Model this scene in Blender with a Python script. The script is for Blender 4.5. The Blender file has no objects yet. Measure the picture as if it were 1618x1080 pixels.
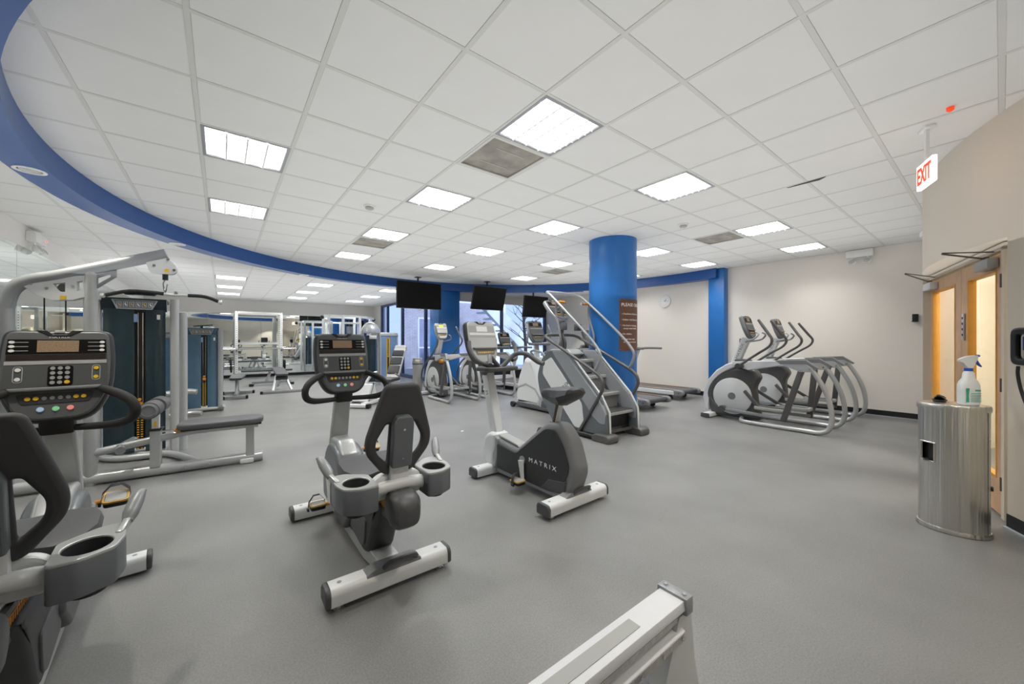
import bpy, bmesh, math, random
from math import sin, cos, pi, radians as R
from mathutils import Matrix, Vector
random.seed(7)
C = bpy.context.scene.collection
sc = bpy.context.scene

# ------------------------------------------------------------------ camera, world, light, exposure
EYE = 1.31
YAW = 0.6562
cd = bpy.data.cameras.new('camera'); cam = bpy.data.objects.new('camera', cd); C.objects.link(cam)
cam.location = (0, 0, EYE); cam.rotation_euler = (pi / 2, 0, -YAW)
cd.sensor_width = 36; cd.lens = 595 / 1618 * 36; cd.shift_y = -2.5 / 1618; cd.clip_start = .05; cd.clip_end = 300
sc.camera = cam
sc.view_settings.view_transform = 'Standard'; sc.view_settings.look = 'None'
sc.view_settings.gamma = 1; sc.view_settings.use_curve_mapping = False
sc.view_settings.exposure = 0.16
LAMP_EMIT = 1.3          # diffuser panels of the ceiling troffers
LAMP_WATT = 16           # lamp inside each troffer
world = bpy.data.worlds.new('world'); sc.world = world; world.use_nodes = True
wn = world.node_tree.nodes; wl = world.node_tree.links
bgn = wn['Background']; bgn.inputs['Color'].default_value = (.60, .74, 1, 1); bgn.inputs['Strength'].default_value = 1.15
sun_d = bpy.data.lights.new('sun', 'SUN'); sun_d.energy = 4.5; sun_d.angle = R(12); sun_d.color = (.85, .92, 1)
sun = bpy.data.objects.new('sun', sun_d); C.objects.link(sun); sun.rotation_euler = Vector((.35, .75, -.55)).to_track_quat('-Z', 'Y').to_euler(); sun.location = (10, 25, 20)
def soft_up(name, loc, sx, sy, w):
    d = bpy.data.lights.new(name, 'AREA'); d.shape = 'RECTANGLE'; d.size = sx; d.size_y = sy; d.energy = w; d.color = (.985, .99, 1)
    o = bpy.data.objects.new(name, d); C.objects.link(o); o.location = loc; o.rotation_euler = (pi, 0, 0); return o
soft_up('ceiling_fill', (4.2, 3.9, 2.0), 8.4, 8.4, 105)      # these added up-facing fills brighten the ceilings; the room has no such lamps
soft_up('ceiling_fill', (1.6, 12.4, 2.0), 6.4, 6.8, 66)
soft_up('ceiling_fill', (-1.15, 6.4, 1.9), 1.3, 8.5, 17)

# ------------------------------------------------------------------ materials
def lin(c):
    if isinstance(c, str):
        c = [int(c[i:i + 2], 16) / 255 for i in (0, 2, 4)]
    return tuple((x / 12.92 if x <= .04045 else ((x + .055) / 1.055) ** 2.4) for x in c) + (1,)
MATS = {}
def mat(name, col, rough=.5, metal=0., bump=0., bscale=200., var=0., vscale=6., spec=.5, emit=None, estr=0., alpha=1., coat=0., trans=0., aniso=None, ior=None):
    m = bpy.data.materials.new(name); m.use_nodes = True; MATS[name] = m
    nt = m.node_tree; b = nt.nodes['Principled BSDF']; N = nt.nodes.new; L = nt.links.new
    b.inputs['Base Color'].default_value = lin(col); b.inputs['Roughness'].default_value = rough
    b.inputs['Metallic'].default_value = metal; b.inputs['Specular IOR Level'].default_value = spec
    if coat: b.inputs['Coat Weight'].default_value = coat
    if trans: b.inputs['Transmission Weight'].default_value = trans
    if ior: b.inputs['IOR'].default_value = ior
    if alpha < 1: b.inputs['Alpha'].default_value = alpha
    if emit is not None:
        b.inputs['Emission Color'].default_value = lin(emit); b.inputs['Emission Strength'].default_value = estr
    tc = N('ShaderNodeTexCoord')
    if var:
        n = N('ShaderNodeTexNoise'); n.inputs['Scale'].default_value = vscale; n.inputs['Detail'].default_value = 6
        L(tc.outputs['Object'], n.inputs['Vector'])
        mp = N('ShaderNodeMapRange'); mp.inputs[1].default_value = .3; mp.inputs[2].default_value = .7
        mp.inputs[3].default_value = 1 - var; mp.inputs[4].default_value = 1 + var
        L(n.outputs['Fac'], mp.inputs[0])
        mx = N('ShaderNodeVectorMath'); mx.operation = 'SCALE'; mx.inputs[0].default_value = lin(col)[:3]
        L(mp.outputs[0], mx.inputs['Scale']); L(mx.outputs[0], b.inputs['Base Color'])
    if bump or aniso:
        n2 = N('ShaderNodeTexNoise'); n2.inputs['Scale'].default_value = bscale; n2.inputs['Detail'].default_value = 3
        src = tc.outputs['Object']
        if aniso:
            mpg = N('ShaderNodeMapping'); mpg.inputs['Scale'].default_value = aniso
            L(tc.outputs['Object'], mpg.inputs['Vector']); src = mpg.outputs[0]
        L(src, n2.inputs['Vector'])
        bp = N('ShaderNodeBump'); bp.inputs['Strength'].default_value = bump; bp.inputs['Distance'].default_value = .02 if aniso and metal else .002
        L(n2.outputs['Fac'], bp.inputs['Height']); L(bp.outputs['Normal'], b.inputs['Normal'])
    return m
mat('floor', '7c7c7b', .40, var=.13, vscale=1.5, bump=.25, bscale=260, spec=.45)
mat('tile', 'e2e2df', .95, bump=.35, bscale=420, var=.012, vscale=3)
mat('grid', 'd2d2cd', .6)
mat('grid_dirty', 'b9b7b0', .7, var=.1, vscale=20)
mat('plenum', '9a9a98', .9)
mat('beige', 'ebe5dc', .75, bump=.12, bscale=350)
mat('bulkhead', 'dbd8d3', .8)
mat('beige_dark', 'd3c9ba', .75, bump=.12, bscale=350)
mat('off_white', 'e6e3de', .6)
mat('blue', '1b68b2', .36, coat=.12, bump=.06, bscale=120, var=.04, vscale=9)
mat('blue_shaded', '164f94', .38, coat=.1, bump=.06, bscale=120)  # same paint as blue, darkened for the little light on the ring
mat('base_black', '171719', .45)
mat('vinyl_edge', 'aab2b6', .5)
mat('maple', 'cfa67e', .42, var=.10, vscale=9, bump=.05, aniso=(1, 1, .08))
mat('maple_edge', 'd99a3c', .45, var=.06, vscale=9)
mat('glass', 'ffffff', .02, trans=1., ior=1.02, spec=.3)
mat('window_glass', 'dfe9ff', .01, trans=1., ior=1.06)
mat('mirror', 'eef3f1', .015, metal=1.)
mat('mullion', '4c5a78', .4, metal=.4)
mat('alu_white', 'd8dade', .4)
mat('silver', 'b6b8b8', .33, metal=.35, var=.02, vscale=30)
mat('silver_light', 'd6d8d8', .42, metal=.05)
mat('white_paint', 'e9e9e6', .38)
mat('frame_grey', '96999c', .42, metal=.25)
mat('frame_dark', '5c5b5a', .38, metal=.3)
mat('dark_grey', '4b4c4e', .45, bump=.15, bscale=500)
mat('mid_grey', '78797b', .45)
mat('slate', '62676b', .4, coat=.1)
mat('charcoal', '333436', .5, bump=.2, bscale=600)
mat('black', '141415', .42)
mat('rubber', '242425', .7, bump=.2, bscale=400)
mat('foam', '3d3d3f', .62, bump=.3, bscale=500)
mat('foam_grey', '59595a', .55, bump=.2, bscale=500)
mat('vinyl', '545557', .5, bump=.15, bscale=300)
mat('pad_dark', '3f4144', .5, bump=.15, bscale=300)
mat('chrome', 'd9d9d9', .12, metal=1.)
mat('steel', 'd4d2cd', .30, metal=1., bump=.9, bscale=1, aniso=(26, 26, .25))
mat('yellow', 'e8b828', .45)
mat('orange', 'd68a1e', .45)
mat('led', '85705a', .5, emit='80603c', estr=.12, var=.3, vscale=160)
mat('lcd_green', 'b9d03a', .4, emit='b9d03a', estr=.5)
mat('screen', '0a090a', .5, spec=.15)
mat('screen_brown', '2e251f', .25)
mat('label_grey', 'a5a6a4', .5)
mat('face', '4e5052', .42)
mat('face_pale', 'b6b7b4', .35, coat=.3)
mat('bezel_dark', '5b5d5f', .38)
mat('button_white', 'e4e4e2', .4)
mat('button_blue', 'b8d4ea', .4, emit='8fb8e6', estr=.15)
mat('button_green', '9fdcb0', .4, emit='35b060', estr=.2)
mat('button_red', 'f0a8a4', .4, emit='e05050', estr=.2)
mat('shroud', '1f3139', .22, coat=.4, var=.12, vscale=7)
mat('shroud_blue', '4a697f', .25, coat=.4, var=.08, vscale=5)
mat('shroud_lilac', '7d9ac8', .3, coat=.2)
mat('ink_white', 'f2f2f0', .5)
mat('ink_dark', '2a2a2e', .5)
mat('sign_brown', '6a4636', .5)
mat('exit_face', 'fff6ee', .5, emit='fff2e6', estr=1.3)
mat('exit_red', 'd8431e', .5, emit='d8431e', estr=.7)
mat('red_led', 'ff2a1a', .4, emit='ff2a1a', estr=6)
mat('bottle', 'eef0f2', .4, trans=.15)
mat('trigger_blue', '1f55b8', .35)
mat('teal', '2fa58a', .5)
mat('label_blue', '2f5aa0', .5)
mat('brick', 'aca6ae', .85, var=.15, vscale=3)
mat('mortar', 'c9c6c2', .9)
mat('concrete', 'cfd2d6', .85, var=.05, vscale=2)
mat('bark', '5b5148', .9)
mat('lamp_glass', 'e9ecec', .15, trans=.4)
mat('scallop_room', 'f1ead2', .8)
mat('pale_green', 'b5b38c', .8)
mat('cord', '1c1c1e', .5)
mat('gold', 'c29a4c', .4, metal=.2)
mat('sky_blind', 'cbc8c4', .8)
m = mat('vent', '99948b', .8, var=.3, vscale=5)
# lamp diffuser: prismatic panel, emitting, cells show as slightly duller lines
m = mat('diffuser', 'ffffff', .5, emit='fffefa', estr=LAMP_EMIT)
nt = m.node_tree; b = nt.nodes['Principled BSDF']; tc = nt.nodes.new('ShaderNodeTexCoord')
n = nt.nodes.new('ShaderNodeTexNoise'); n.inputs['Scale'].default_value = 9
nt.links.new(tc.outputs['Object'], n.inputs['Vector'])
mp = nt.nodes.new('ShaderNodeMapRange'); mp.inputs[1].default_value = .35; mp.inputs[2].default_value = .65
mp.inputs[3].default_value = LAMP_EMIT * .75; mp.inputs[4].default_value = LAMP_EMIT
nt.links.new(n.outputs['Fac'], mp.inputs[0]); nt.links.new(mp.outputs[0], b.inputs['Emission Strength'])
# tinted acrylic of the weight towers: slightly see-through
for nm in ('shroud', 'shroud_blue'):
    pass

nt = MATS['floor'].node_tree; b = nt.nodes['Principled BSDF']; src = b.inputs['Base Color'].links[0].from_socket
n = nt.nodes.new('ShaderNodeTexNoise'); n.inputs['Scale'].default_value = 130; n.inputs['Detail'].default_value = 2
tc = nt.nodes.new('ShaderNodeTexCoord'); nt.links.new(tc.outputs['Object'], n.inputs['Vector'])
mp = nt.nodes.new('ShaderNodeMapRange'); mp.inputs[1].default_value = .3; mp.inputs[2].default_value = .7; mp.inputs[3].default_value = .86; mp.inputs[4].default_value = 1.14
nt.links.new(n.outputs['Fac'], mp.inputs[0]); mx = nt.nodes.new('ShaderNodeVectorMath'); mx.operation = 'SCALE'
nt.links.new(src, mx.inputs[0]); nt.links.new(mp.outputs[0], mx.inputs['Scale']); nt.links.new(mx.outputs[0], b.inputs['Base Color'])

# ------------------------------------------------------------------ mesh building helpers
I4 = Matrix.Identity(4)
def T(x=0, y=0, z=0): return Matrix.Translation((x, y, z))
def RX(a): return Matrix.Rotation(R(a), 4, 'X')
def RY(a): return Matrix.Rotation(R(a), 4, 'Y')
def RZ(a): return Matrix.Rotation(R(a), 4, 'Z')
XZ = Matrix(((1, 0, 0, 0), (0, 0, -1, 0), (0, 1, 0, 0), (0, 0, 0, 1)))      # plate XY -> world x,z ; thickness along y
YZ = Matrix(((0, 0, 1, 0), (1, 0, 0, 0), (0, 1, 0, 0), (0, 0, 0, 1)))       # plate XY -> world y,z ; thickness along x

class MB:
    def __init__(s): s.v = []; s.f = []
    def add(s, vs, fs, M=None):
        o = len(s.v)
        if M is None: s.v += [tuple(v) for v in vs]
        else: s.v += [tuple(M @ Vector(v)) for v in vs]
        s.f += [tuple(i + o for i in f) for f in fs]
        return s
    def bm(s, bm, M=None):
        bm.verts.index_update()
        s.add([v.co[:] for v in bm.verts], [[v.index for v in f.verts] for f in bm.faces], M); bm.free(); return s
    def box(s, c, d, M=None, bev=0, seg=2):
        x, y, z = d[0] / 2, d[1] / 2, d[2] / 2
        if not bev:
            vs = [(c[0] + i * x, c[1] + j * y, c[2] + k * z) for i in (-1, 1) for j in (-1, 1) for k in (-1, 1)]
            return s.add(vs, [(0, 1, 3, 2), (4, 6, 7, 5), (0, 4, 5, 1), (2, 3, 7, 6), (0, 2, 6, 4), (1, 5, 7, 3)], M)
        bm = bmesh.new(); bmesh.ops.create_cube(bm, size=1)
        for v in bm.verts: v.co = Vector((v.co.x * d[0], v.co.y * d[1], v.co.z * d[2]))
        bmesh.ops.bevel(bm, geom=list(bm.edges), offset=min(bev, min(d) * .49), segments=seg, profile=.5, affect='EDGES')
        return s.bm(bm, (M or I4) @ T(*c))
    def bar(s, p, q, w, h, bev=0, M=None, up=(0, 0, 1)):
        # rectangular bar from p to q: w across, h along 'up'
        p = Vector(p); q = Vector(q); d = q - p; L = d.length; d.normalize(); u = Vector(up)
        sd = d.cross(u)
        if sd.length < 1e-4: sd = d.cross(Vector((1, 0, 0)))
        sd.normalize(); uu = sd.cross(d)
        Mx = Matrix((( d.x, sd.x, uu.x, (p.x + q.x) / 2), (d.y, sd.y, uu.y, (p.y + q.y) / 2), (d.z, sd.z, uu.z, (p.z + q.z) / 2), (0, 0, 0, 1)))
        return s.box((0, 0, 0), (L, w, h), (M or I4) @ Mx, bev)
    def tube(s, pts, r, n=10, sm=4, closed=False, M=None, ry=None, caps=True):
        P = [Vector(p) for p in pts]; k = len(P)
        rr = list(r) if isinstance(r, (list, tuple)) else [r] * k
        if sm > 1 and k > 2:
            Q = []; RR = []
            rng = range(k if closed else k - 1)
            for i in rng:
                p0 = P[(i - 1) % k] if (closed or i > 0) else P[0] * 2 - P[1]
                p1 = P[i]; p2 = P[(i + 1) % k]
                p3 = P[(i + 2) % k] if (closed or i + 2 < k) else P[-1] * 2 - P[-2]
                for j in range(sm):
                    t = j / sm
                    Q.append(.5 * ((2 * p1) + (p2 - p0) * t + (2 * p0 - 5 * p1 + 4 * p2 - p3) * t * t + (3 * p1 - p0 - 3 * p2 + p3) * t ** 3))
                    RR.append(rr[i] * (1 - t) + rr[(i + 1) % k] * t)
            if not closed: Q.append(P[-1]); RR.append(rr[-1])
            P = Q; rr = RR; k = len(P)
        tang = []
        for i in range(k):
            a = P[(i - 1) % k] if (closed or i > 0) else P[i]
            b2 = P[(i + 1) % k] if (closed or i < k - 1) else P[i]
            t = (b2 - a); tang.append(t.normalized() if t.length > 1e-9 else Vector((0, 0, 1)))
        t0 = tang[0]; nv = Vector((0, 0, 1)) if abs(t0.z) < .9 else Vector((1, 0, 0))
        nv = (nv - t0 * nv.dot(t0)).normalized(); vs = []; fs = []
        for i in range(k):
            t = tang[i]; nv = (nv - t * nv.dot(t))
            nv = nv.normalized() if nv.length > 1e-6 else Vector((1, 0, 0)); bv = t.cross(nv)
            for j in range(n):
                a = 2 * pi * j / n
                vs.append(P[i] + nv * cos(a) * rr[i] + bv * sin(a) * (rr[i] if ry is None else rr[i] * ry))
        for i in range(k if closed else k - 1):
            i2 = (i + 1) % k
            for j in range(n):
                j2 = (j + 1) % n; fs.append((i * n + j, i * n + j2, i2 * n + j2, i2 * n + j))
        if caps and not closed:
            fs.append(tuple(range(n - 1, -1, -1))); fs.append(tuple((k - 1) * n + j for j in range(n)))
        return s.add(vs, fs, M)
    def cyl(s, p, q, r, n=14, r2=None, M=None):
        return s.tube([p, q], [r, r if r2 is None else r2], n, 1, M=M)
    def lathe(s, prof, o=(0, 0, 0), n=24, M=None, sx=1, sy=1, caps=True):
        k = len(prof); vs = []; fs = []
        for (r, z) in prof:
            for j in range(n):
                a = 2 * pi * j / n; vs.append((o[0] + r * cos(a) * sx, o[1] + r * sin(a) * sy, o[2] + z))
        for i in range(k - 1):
            for j in range(n):
                j2 = (j + 1) % n; fs.append((i * n + j, i * n + j2, (i + 1) * n + j2, (i + 1) * n + j))
        if caps: fs.append(tuple(range(n - 1, -1, -1))); fs.append(tuple((k - 1) * n + j for j in range(n)))
        return s.add(vs, fs, M)
    def loft(s, rings, M=None, caps=True):
        n = len(rings[0]); vs = [p for r in rings for p in r]; fs = []
        for i in range(len(rings) - 1):
            for j in range(n):
                j2 = (j + 1) % n; fs.append((i * n + j, i * n + j2, (i + 1) * n + j2, (i + 1) * n + j))
        if caps: fs.append(tuple(range(n - 1, -1, -1))); fs.append(tuple((len(rings) - 1) * n + j for j in range(n)))
        return s.add(vs, fs, M)
    def plate(s, loops, th, bev=.004, M=None, seg=2):
        # loops: first outline, further ones holes; filled 2D curve, extruded and bevelled
        cu = bpy.data.curves.new('tmp', 'CURVE'); cu.dimensions = '2D'; cu.fill_mode = 'BOTH'
        bev = min(bev, th / 2 - 1e-4); cu.extrude = th / 2 - bev; cu.bevel_depth = bev; cu.bevel_resolution = seg - 1; cu.offset = -bev
        if loops and not isinstance(loops[0][0], (tuple, list)): loops = [loops]
        for lp in loops:
            sp = cu.splines.new('POLY'); sp.points.add(len(lp) - 1); sp.use_cyclic_u = True
            for p, q in zip(sp.points, lp): p.co = (q[0], q[1], 0, 1)
        ob = bpy.data.objects.new('tmp', cu); me = ob.to_mesh()
        s.add([v.co[:] for v in me.vertices], [tuple(p.vertices) for p in me.polygons], M)
        ob.to_mesh_clear(); bpy.data.objects.remove(ob); bpy.data.curves.remove(cu); return s
    def text(s, txt, size, M, th=.001, align='CENTER', bold=0., xs=1.):
        cu = bpy.data.curves.new('tmp', 'FONT'); cu.body = txt; cu.size = size; cu.extrude = th; cu.align_x = align; cu.align_y = 'CENTER'; cu.resolution_u = 2
        cu.offset = bold
        ob = bpy.data.objects.new('tmp', cu); me = ob.to_mesh()
        s.add([(v.co.x * xs, v.co.y, v.co.z) for v in me.vertices], [tuple(p.vertices) for p in me.polygons], M)
        ob.to_mesh_clear(); bpy.data.objects.remove(ob); bpy.data.curves.remove(cu); return s
    def mesh(s, name, smooth=35):
        me = bpy.data.meshes.new(name); me.from_pydata(s.v, [], s.f); me.update()
        bm = bmesh.new(); bm.from_mesh(me); bmesh.ops.recalc_face_normals(bm, faces=bm.faces); bm.to_mesh(me); bm.free()
        if smooth: me.shade_smooth(); me.set_sharp_from_angle(angle=R(smooth))
        return me
    def obj(s, name, m, parent=None, label=None, M=None, smooth=35):
        me = s.mesh(name, smooth); me.materials.append(MATS[m]); o = bpy.data.objects.new(name, me); C.objects.link(o)
        if parent is not None: o.parent = parent
        if M is not None: o.matrix_local = M
        if label: o['label'] = label
        return o
def rnd(pts, r, n=4):
    # rounded polygon corners
    out = []; k = len(pts)
    for i in range(k):
        a = Vector(pts[i - 1][:2]); b2 = Vector(pts[i][:2]); c = Vector(pts[(i + 1) % k][:2])
        rr = pts[i][2] if len(pts[i]) > 2 else r
        d1 = (a - b2); d2 = (c - b2); t = min(rr, d1.length * .45, d2.length * .45)
        p = b2 + d1.normalized() * t; q = b2 + d2.normalized() * t
        for j in range(n + 1):
            u = j / n; w = (1 - u) ** 2 * p + 2 * u * (1 - u) * b2 + u * u * q; out.append((w.x, w.y))
    return out
def ell(cx, cy, a, b, n=24, t0=0, t1=2 * pi):
    return [(cx + a * cos(t0 + (t1 - t0) * i / n), cy + b * sin(t0 + (t1 - t0) * i / n)) for i in range(n)]
def rect(x0, y0, x1, y1): return [(x0, y0), (x1, y0), (x1, y1), (x0, y1)]
def thing(name, label, cat, loc=(0, 0, 0), rz=0, group=None):
    o = bpy.data.objects.new(name, None); C.objects.link(o); o.empty_display_size = .2
    o.location = loc; o.rotation_euler = (0, 0, R(rz)); o['label'] = label; o['category'] = cat
    if group: o['group'] = group
    return o
def tag(o, label, cat, group=None):
    o['label'] = label; o['category'] = cat
    if group: o['group'] = group
    return o
def struct(o, kind='structure', label=None):
    o['kind'] = kind
    if label: o['label'] = label
    return o
def copy_tree(o, parent=None, label=None, loc=None):
    c = o.copy(); C.objects.link(c); c.parent = parent
    if loc is not None: c.location = loc
    if label: c['label'] = label
    for ch in list(o.children):
        copy_tree(ch, c)
    return c
def share(me, name, parent, M, label=None):
    o = bpy.data.objects.new(name, me); C.objects.link(o); o.parent = parent; o.matrix_local = M
    if label: o['label'] = label
    return o

# ------------------------------------------------------------------ the room
ZH, ZL = 2.934, 2.73            # raised round ceiling, lower ceiling around it
RC = (3.84, 4.68); RI = 4.99; RO = 5.22
UL, UR, VB, VF = -1.93, 9.07, -1.0, 16.3
CEL = .61
def gu(i): return (i - 1.2286) * CEL
def gv(j): return (j + .9948) * CEL
WC = (6.42, -3.51); WR = 4.05    # round wall with the doors
def warc(a, r=WR): return (WC[0] + r * cos(R(a)), WC[1] + r * sin(R(a)))

mb = MB().box(((UL + UR) / 2, (VB + VF) / 2 - 1, -.05), (UR - UL + .4, VF - VB + 3, .1)); fl = struct(mb.obj('floor', 'floor', smooth=0))

def clip(poly, nx, ny, d):
    # keep nx*x+ny*y >= d
    out = []
    for i in range(len(poly)):
        a, b2 = poly[i], poly[(i + 1) % len(poly)]
        da = nx * a[0] + ny * a[1] - d; db = nx * b2[0] + ny * b2[1] - d
        if da >= 0: out.append(a)
        if (da >= 0) != (db >= 0):
            t = da / (da - db); out.append((a[0] + (b2[0] - a[0]) * t, a[1] + (b2[1] - a[1]) * t))
    return out
lamps_hi = [(4, 2), (1, 5), (1, 8), (4, 5), (4, 8), (4, 11), (7, 2), (7, 5), (7, 8), (7, 11), (10, 8), (11, 11), (11, 2), (11, 5), (14, 2), (14, 5), (14, 8)]
vents = [(4, 3), (4, 9), (11, 3), (11, 9)]
lamps_lo = [(i, j) for i in (1, 4, 7) for j in (16, 19, 22)]
def prism(poly, z0, z1):
    n = len(poly); vs = [(x, y, z0) for x, y in poly] + [(x, y, z1) for x, y in poly]
    return vs, [tuple(range(n - 1, -1, -1)), tuple(range(n, 2 * n))] + [(i, (i + 1) % n, (i + 1) % n + n, i + n) for i in range(n)]
tile_me = MB().box((0, 0, .008), (CEL - .026, CEL - .026, .016), bev=.003, seg=1).mesh('ceiling_tile', 0); tile_me.materials.append(MATS['tile'])
def extra(u, v): return (u > 6.0 and v < 4.0) or (u > 3.3 and v < 1.2)
def inside_hi(u, v):
    return (u - RC[0]) ** 2 + (v - RC[1]) ** 2 < RI ** 2 or extra(u, v)
def make_ceiling(high):
    z = ZH if high else ZL
    # backing slab above, with the T-bar lines of the grid as its own lower relief
    mb = MB()
    if high: mb.box(((-1.5 + UR) / 2, (VB + 9.9) / 2, z + .08), (UR + 1.5 + .1, 9.9 - VB, .06))
    else:
        n = 96; o_ = [(RC[0] + (RO - .01) * cos(2 * pi * k / n), RC[1] + (RO - .01) * sin(2 * pi * k / n)) for k in range(n)]
        mb.box(((UL + 5.3) / 2, (9.9 + VF) / 2, z + .08), (5.3 - UL, VF - 9.9, .06))
        mb.box(((UL + UR) / 2, 9.88, z + .08), (UR - UL, .1, .06))
        mb.box(((UL - 1.45) / 2, (VB + 9.9) / 2, z + .08), (-1.45 - UL, 9.9 - VB, .06))
    top = struct(mb.obj('ceiling', 'plenum', smooth=0))
    cells = []
    for i in range(-2, 17):
        for j in range(-3, 27):
            if (i, j) in (lamps_hi + vents if high else lamps_lo): continue
            cu, cv = gu(i + .5), gv(j + .5)
            if not high and cv > 10.05 and cu > 5.3: continue
            if cu < UL - .3 or cu > UR + .3 or cv < VB - .3 or cv > VF + .3: continue
            h = CEL / 2 - .013; poly = rect(cu - h, cv - h, cu + h, cv + h)
            dx, dy = cu - RC[0], cv - RC[1]; d = math.hypot(dx, dy)
            cor = [math.hypot(p[0] - RC[0], p[1] - RC[1]) for p in poly]
            if high:
                if not (min(cor) < RI or extra(cu, cv)): continue
                if not extra(cu, cv) and max(cor) > RI:
                    # trim to just behind the blue fascia
                    poly = clip(poly, -dx / d, -dy / d, (-dx / d) * (RC[0] + dx / d * (RI + .03)) + (-dy / d) * (RC[1] + dy / d * (RI + .03)))
            else:
                if max(cor) < RO - .02 or extra(cu, cv - .1): continue
                if min(cor) < RO:
                    q = RO - .03; poly = clip(poly, dx / d, dy / d, (dx / d) * (RC[0] + dx / d * q) + (dy / d) * (RC[1] + dy / d * q))
            full = len(poly) == 4 and abs((poly[2][0] - poly[0][0]) - 2 * h) < 1e-6 and abs((poly[2][1] - poly[0][1]) - 2 * h) < 1e-6
            for (nx, ny, dd) in ((1, 0, UL + .002), (-1, 0, -(UR - .002)), (0, -1, -(VF - .002)), (0, 1, VB + .002)):
                q = clip(poly, nx, ny, dd)
                if len(q) != len(poly) or any(abs(a[0] - b2[0]) + abs(a[1] - b2[1]) > 1e-6 for a, b2 in zip(q, poly)): full = False
                poly = q
                if len(poly) < 3: break
            if not high and cv > 9.8 and cu > 4.9 and len(poly) > 2:
                q = clip(poly, -1, 0, -5.25) if cv > 10.05 else clip(poly, 0, -1, -9.92)
                if q != poly: full = False
                poly = q
            if len(poly) < 3: continue
            ar = .5 * abs(sum(poly[k][0] * poly[(k + 1) % len(poly)][1] - poly[(k + 1) % len(poly)][0] * poly[k][1] for k in range(len(poly))))
            if ar < .004: continue
            cells.append((math.hypot(cu, cv), full, cu, cv, poly))
    cells.sort(key=lambda c: c[0]); rest = MB()
    for k, (dst, full, cu, cv, poly) in enumerate(cells):
        if k < 290:
            if full: share(tile_me, 'ceiling_tile', top, T(cu, cv, z))
            else:
                vs, fs = prism([(x - cu, y - cv) for x, y in poly], 0, .016); MB().add(vs, fs).obj('ceiling_tile', 'tile', top, M=T(cu, cv, z), smooth=0)
        else:
            vs, fs = prism(poly, z, z + .016); rest.add(vs, fs)
    if rest.v: rest.obj('ceiling_tile', 'tile', top, smooth=0)['kind'] = 'stuff'
    # grid bars
    g = MB()
    n = 240
    def ok(u, v):
        d = math.hypot(u - RC[0], v - RC[1])
        if not (UL < u < UR and VB < v < VF): return False
        if v > 9.9 and u > 5.28: return False
        return (d < RI + .02 or extra(u, v)) if high else (d > RO - .04 and not extra(u, v - .1))
    def runs(a0, a1, fn):
        st = None; N = 400
        for k in range(N + 1):
            a = a0 + (a1 - a0) * k / N
            if ok(*fn(a)):
                if st is None: st = a
                en = a
            elif st is not None:
                yield st, en; st = None
        if st is not None: yield st, en
    for i in range(-2, 18):
        for a, b2 in runs(VB, VF, lambda t: (gu(i), t)):
            if b2 - a > .05: g.box((gu(i), (a + b2) / 2, z + .004), (.0265, b2 - a, .012))
    for j in range(-3, 28):
        for a, b2 in runs(UL, UR, lambda t: (t, gv(j))):
            if b2 - a > .05: g.box(((a + b2) / 2, gv(j), z + .0045), (b2 - a, .0265, .012))
    go = g.obj('ceiling_grid', 'grid', top, smooth=0)
    return top
ceil_hi = make_ceiling(True); ceil_lo = make_ceiling(False)

# blue ring between the two ceilings: fascia, painted underside
A0, A1 = -9.0, 236.0
def ring(name, m, prof, a0, a1, n=150, parent=None):
    mb = MB(); rings = []
    for k in range(n + 1):
        a = R(a0 + (a1 - a0) * k / n); rings.append([(RC[0] + r * cos(a), RC[1] + r * sin(a), z) for r, z in prof])
    mb.loft(rings); return mb.obj(name, m, parent, smooth=20)
rg = ring('trim_1', 'blue_shaded', [(RI, ZH + .03), (RI, ZL - .012), (RO, ZL - .012), (RO, ZL + .02), (RI + .03, ZL + .02), (RI + .03, ZH + .03)], A0, 262)
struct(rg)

# ---- straight walls
def wall(name, m, c, d, label=None):
    return struct(MB().box(c, d).obj(name, m, smooth=0), label=label)
wr = wall('wall_right', 'beige', (UR + .1, (VB + 9.95) / 2 - .5, 1.5), (.2, 9.95 - VB + 1, 3.1))
wb = wall('wall_back', 'bulkhead', ((UL + 5.3) / 2, VF + .1, 1.5), (5.3 - UL + .4, .2, 3.1))
wlft = wall('wall_left', 'off_white', (UL - .1, (VB + VF) / 2, 1.5), (.2, VF - VB + .4, 3.1))
wf = wall('wall_front', 'beige', ((UL + 3.3) / 2 - .1, VB - .1, 1.5), (3.3 - UL + .4, .2, 3.1))
wall('baseboard_right', 'base_black', (UR - .006, (3.77 + VB) / 2, .05), (.012, 3.77 - VB, .1))
wall('baseboard_right', 'base_black', (UR - .006, (4.11 + 9.8) / 2, .05), (.012, 9.8 - 4.11, .1))
wall('trim_2', 'vinyl_edge', (UR - .014, (3.77 + VB) / 2, .006), (.03, 3.77 - VB, .012))
wall('baseboard_left', 'base_black', (UL + .006, (VB + VF) / 2, .05), (.012, VF - VB, .1))
wall('baseboard_back', 'base_black', ((UL + 5.2) / 2, VF - .006, .05), (5.2 - UL, .012, .1))
wall('baseboard_front', 'base_black', ((UL + 3.1) / 2, VB + .006, .05), (3.1 - UL, .012, .1))
# mirror panels
k = 0; v = 2.6
while v < 13.5:
    MB().box((UL + .004, v + .75, 1.28), (.006, 1.494, 2.34)).obj('mirror_panel', 'mirror', wlft, smooth=0); v += 1.5
u = UL + .05
while u < 5.0:
    w = min(1.5, 5.12 - u); MB().box((u + w / 2, VF - .004, 1.18), (w - .006, .006, 2.14)).obj('mirror_panel', 'mirror', wb, smooth=0); u += 1.5
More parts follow.
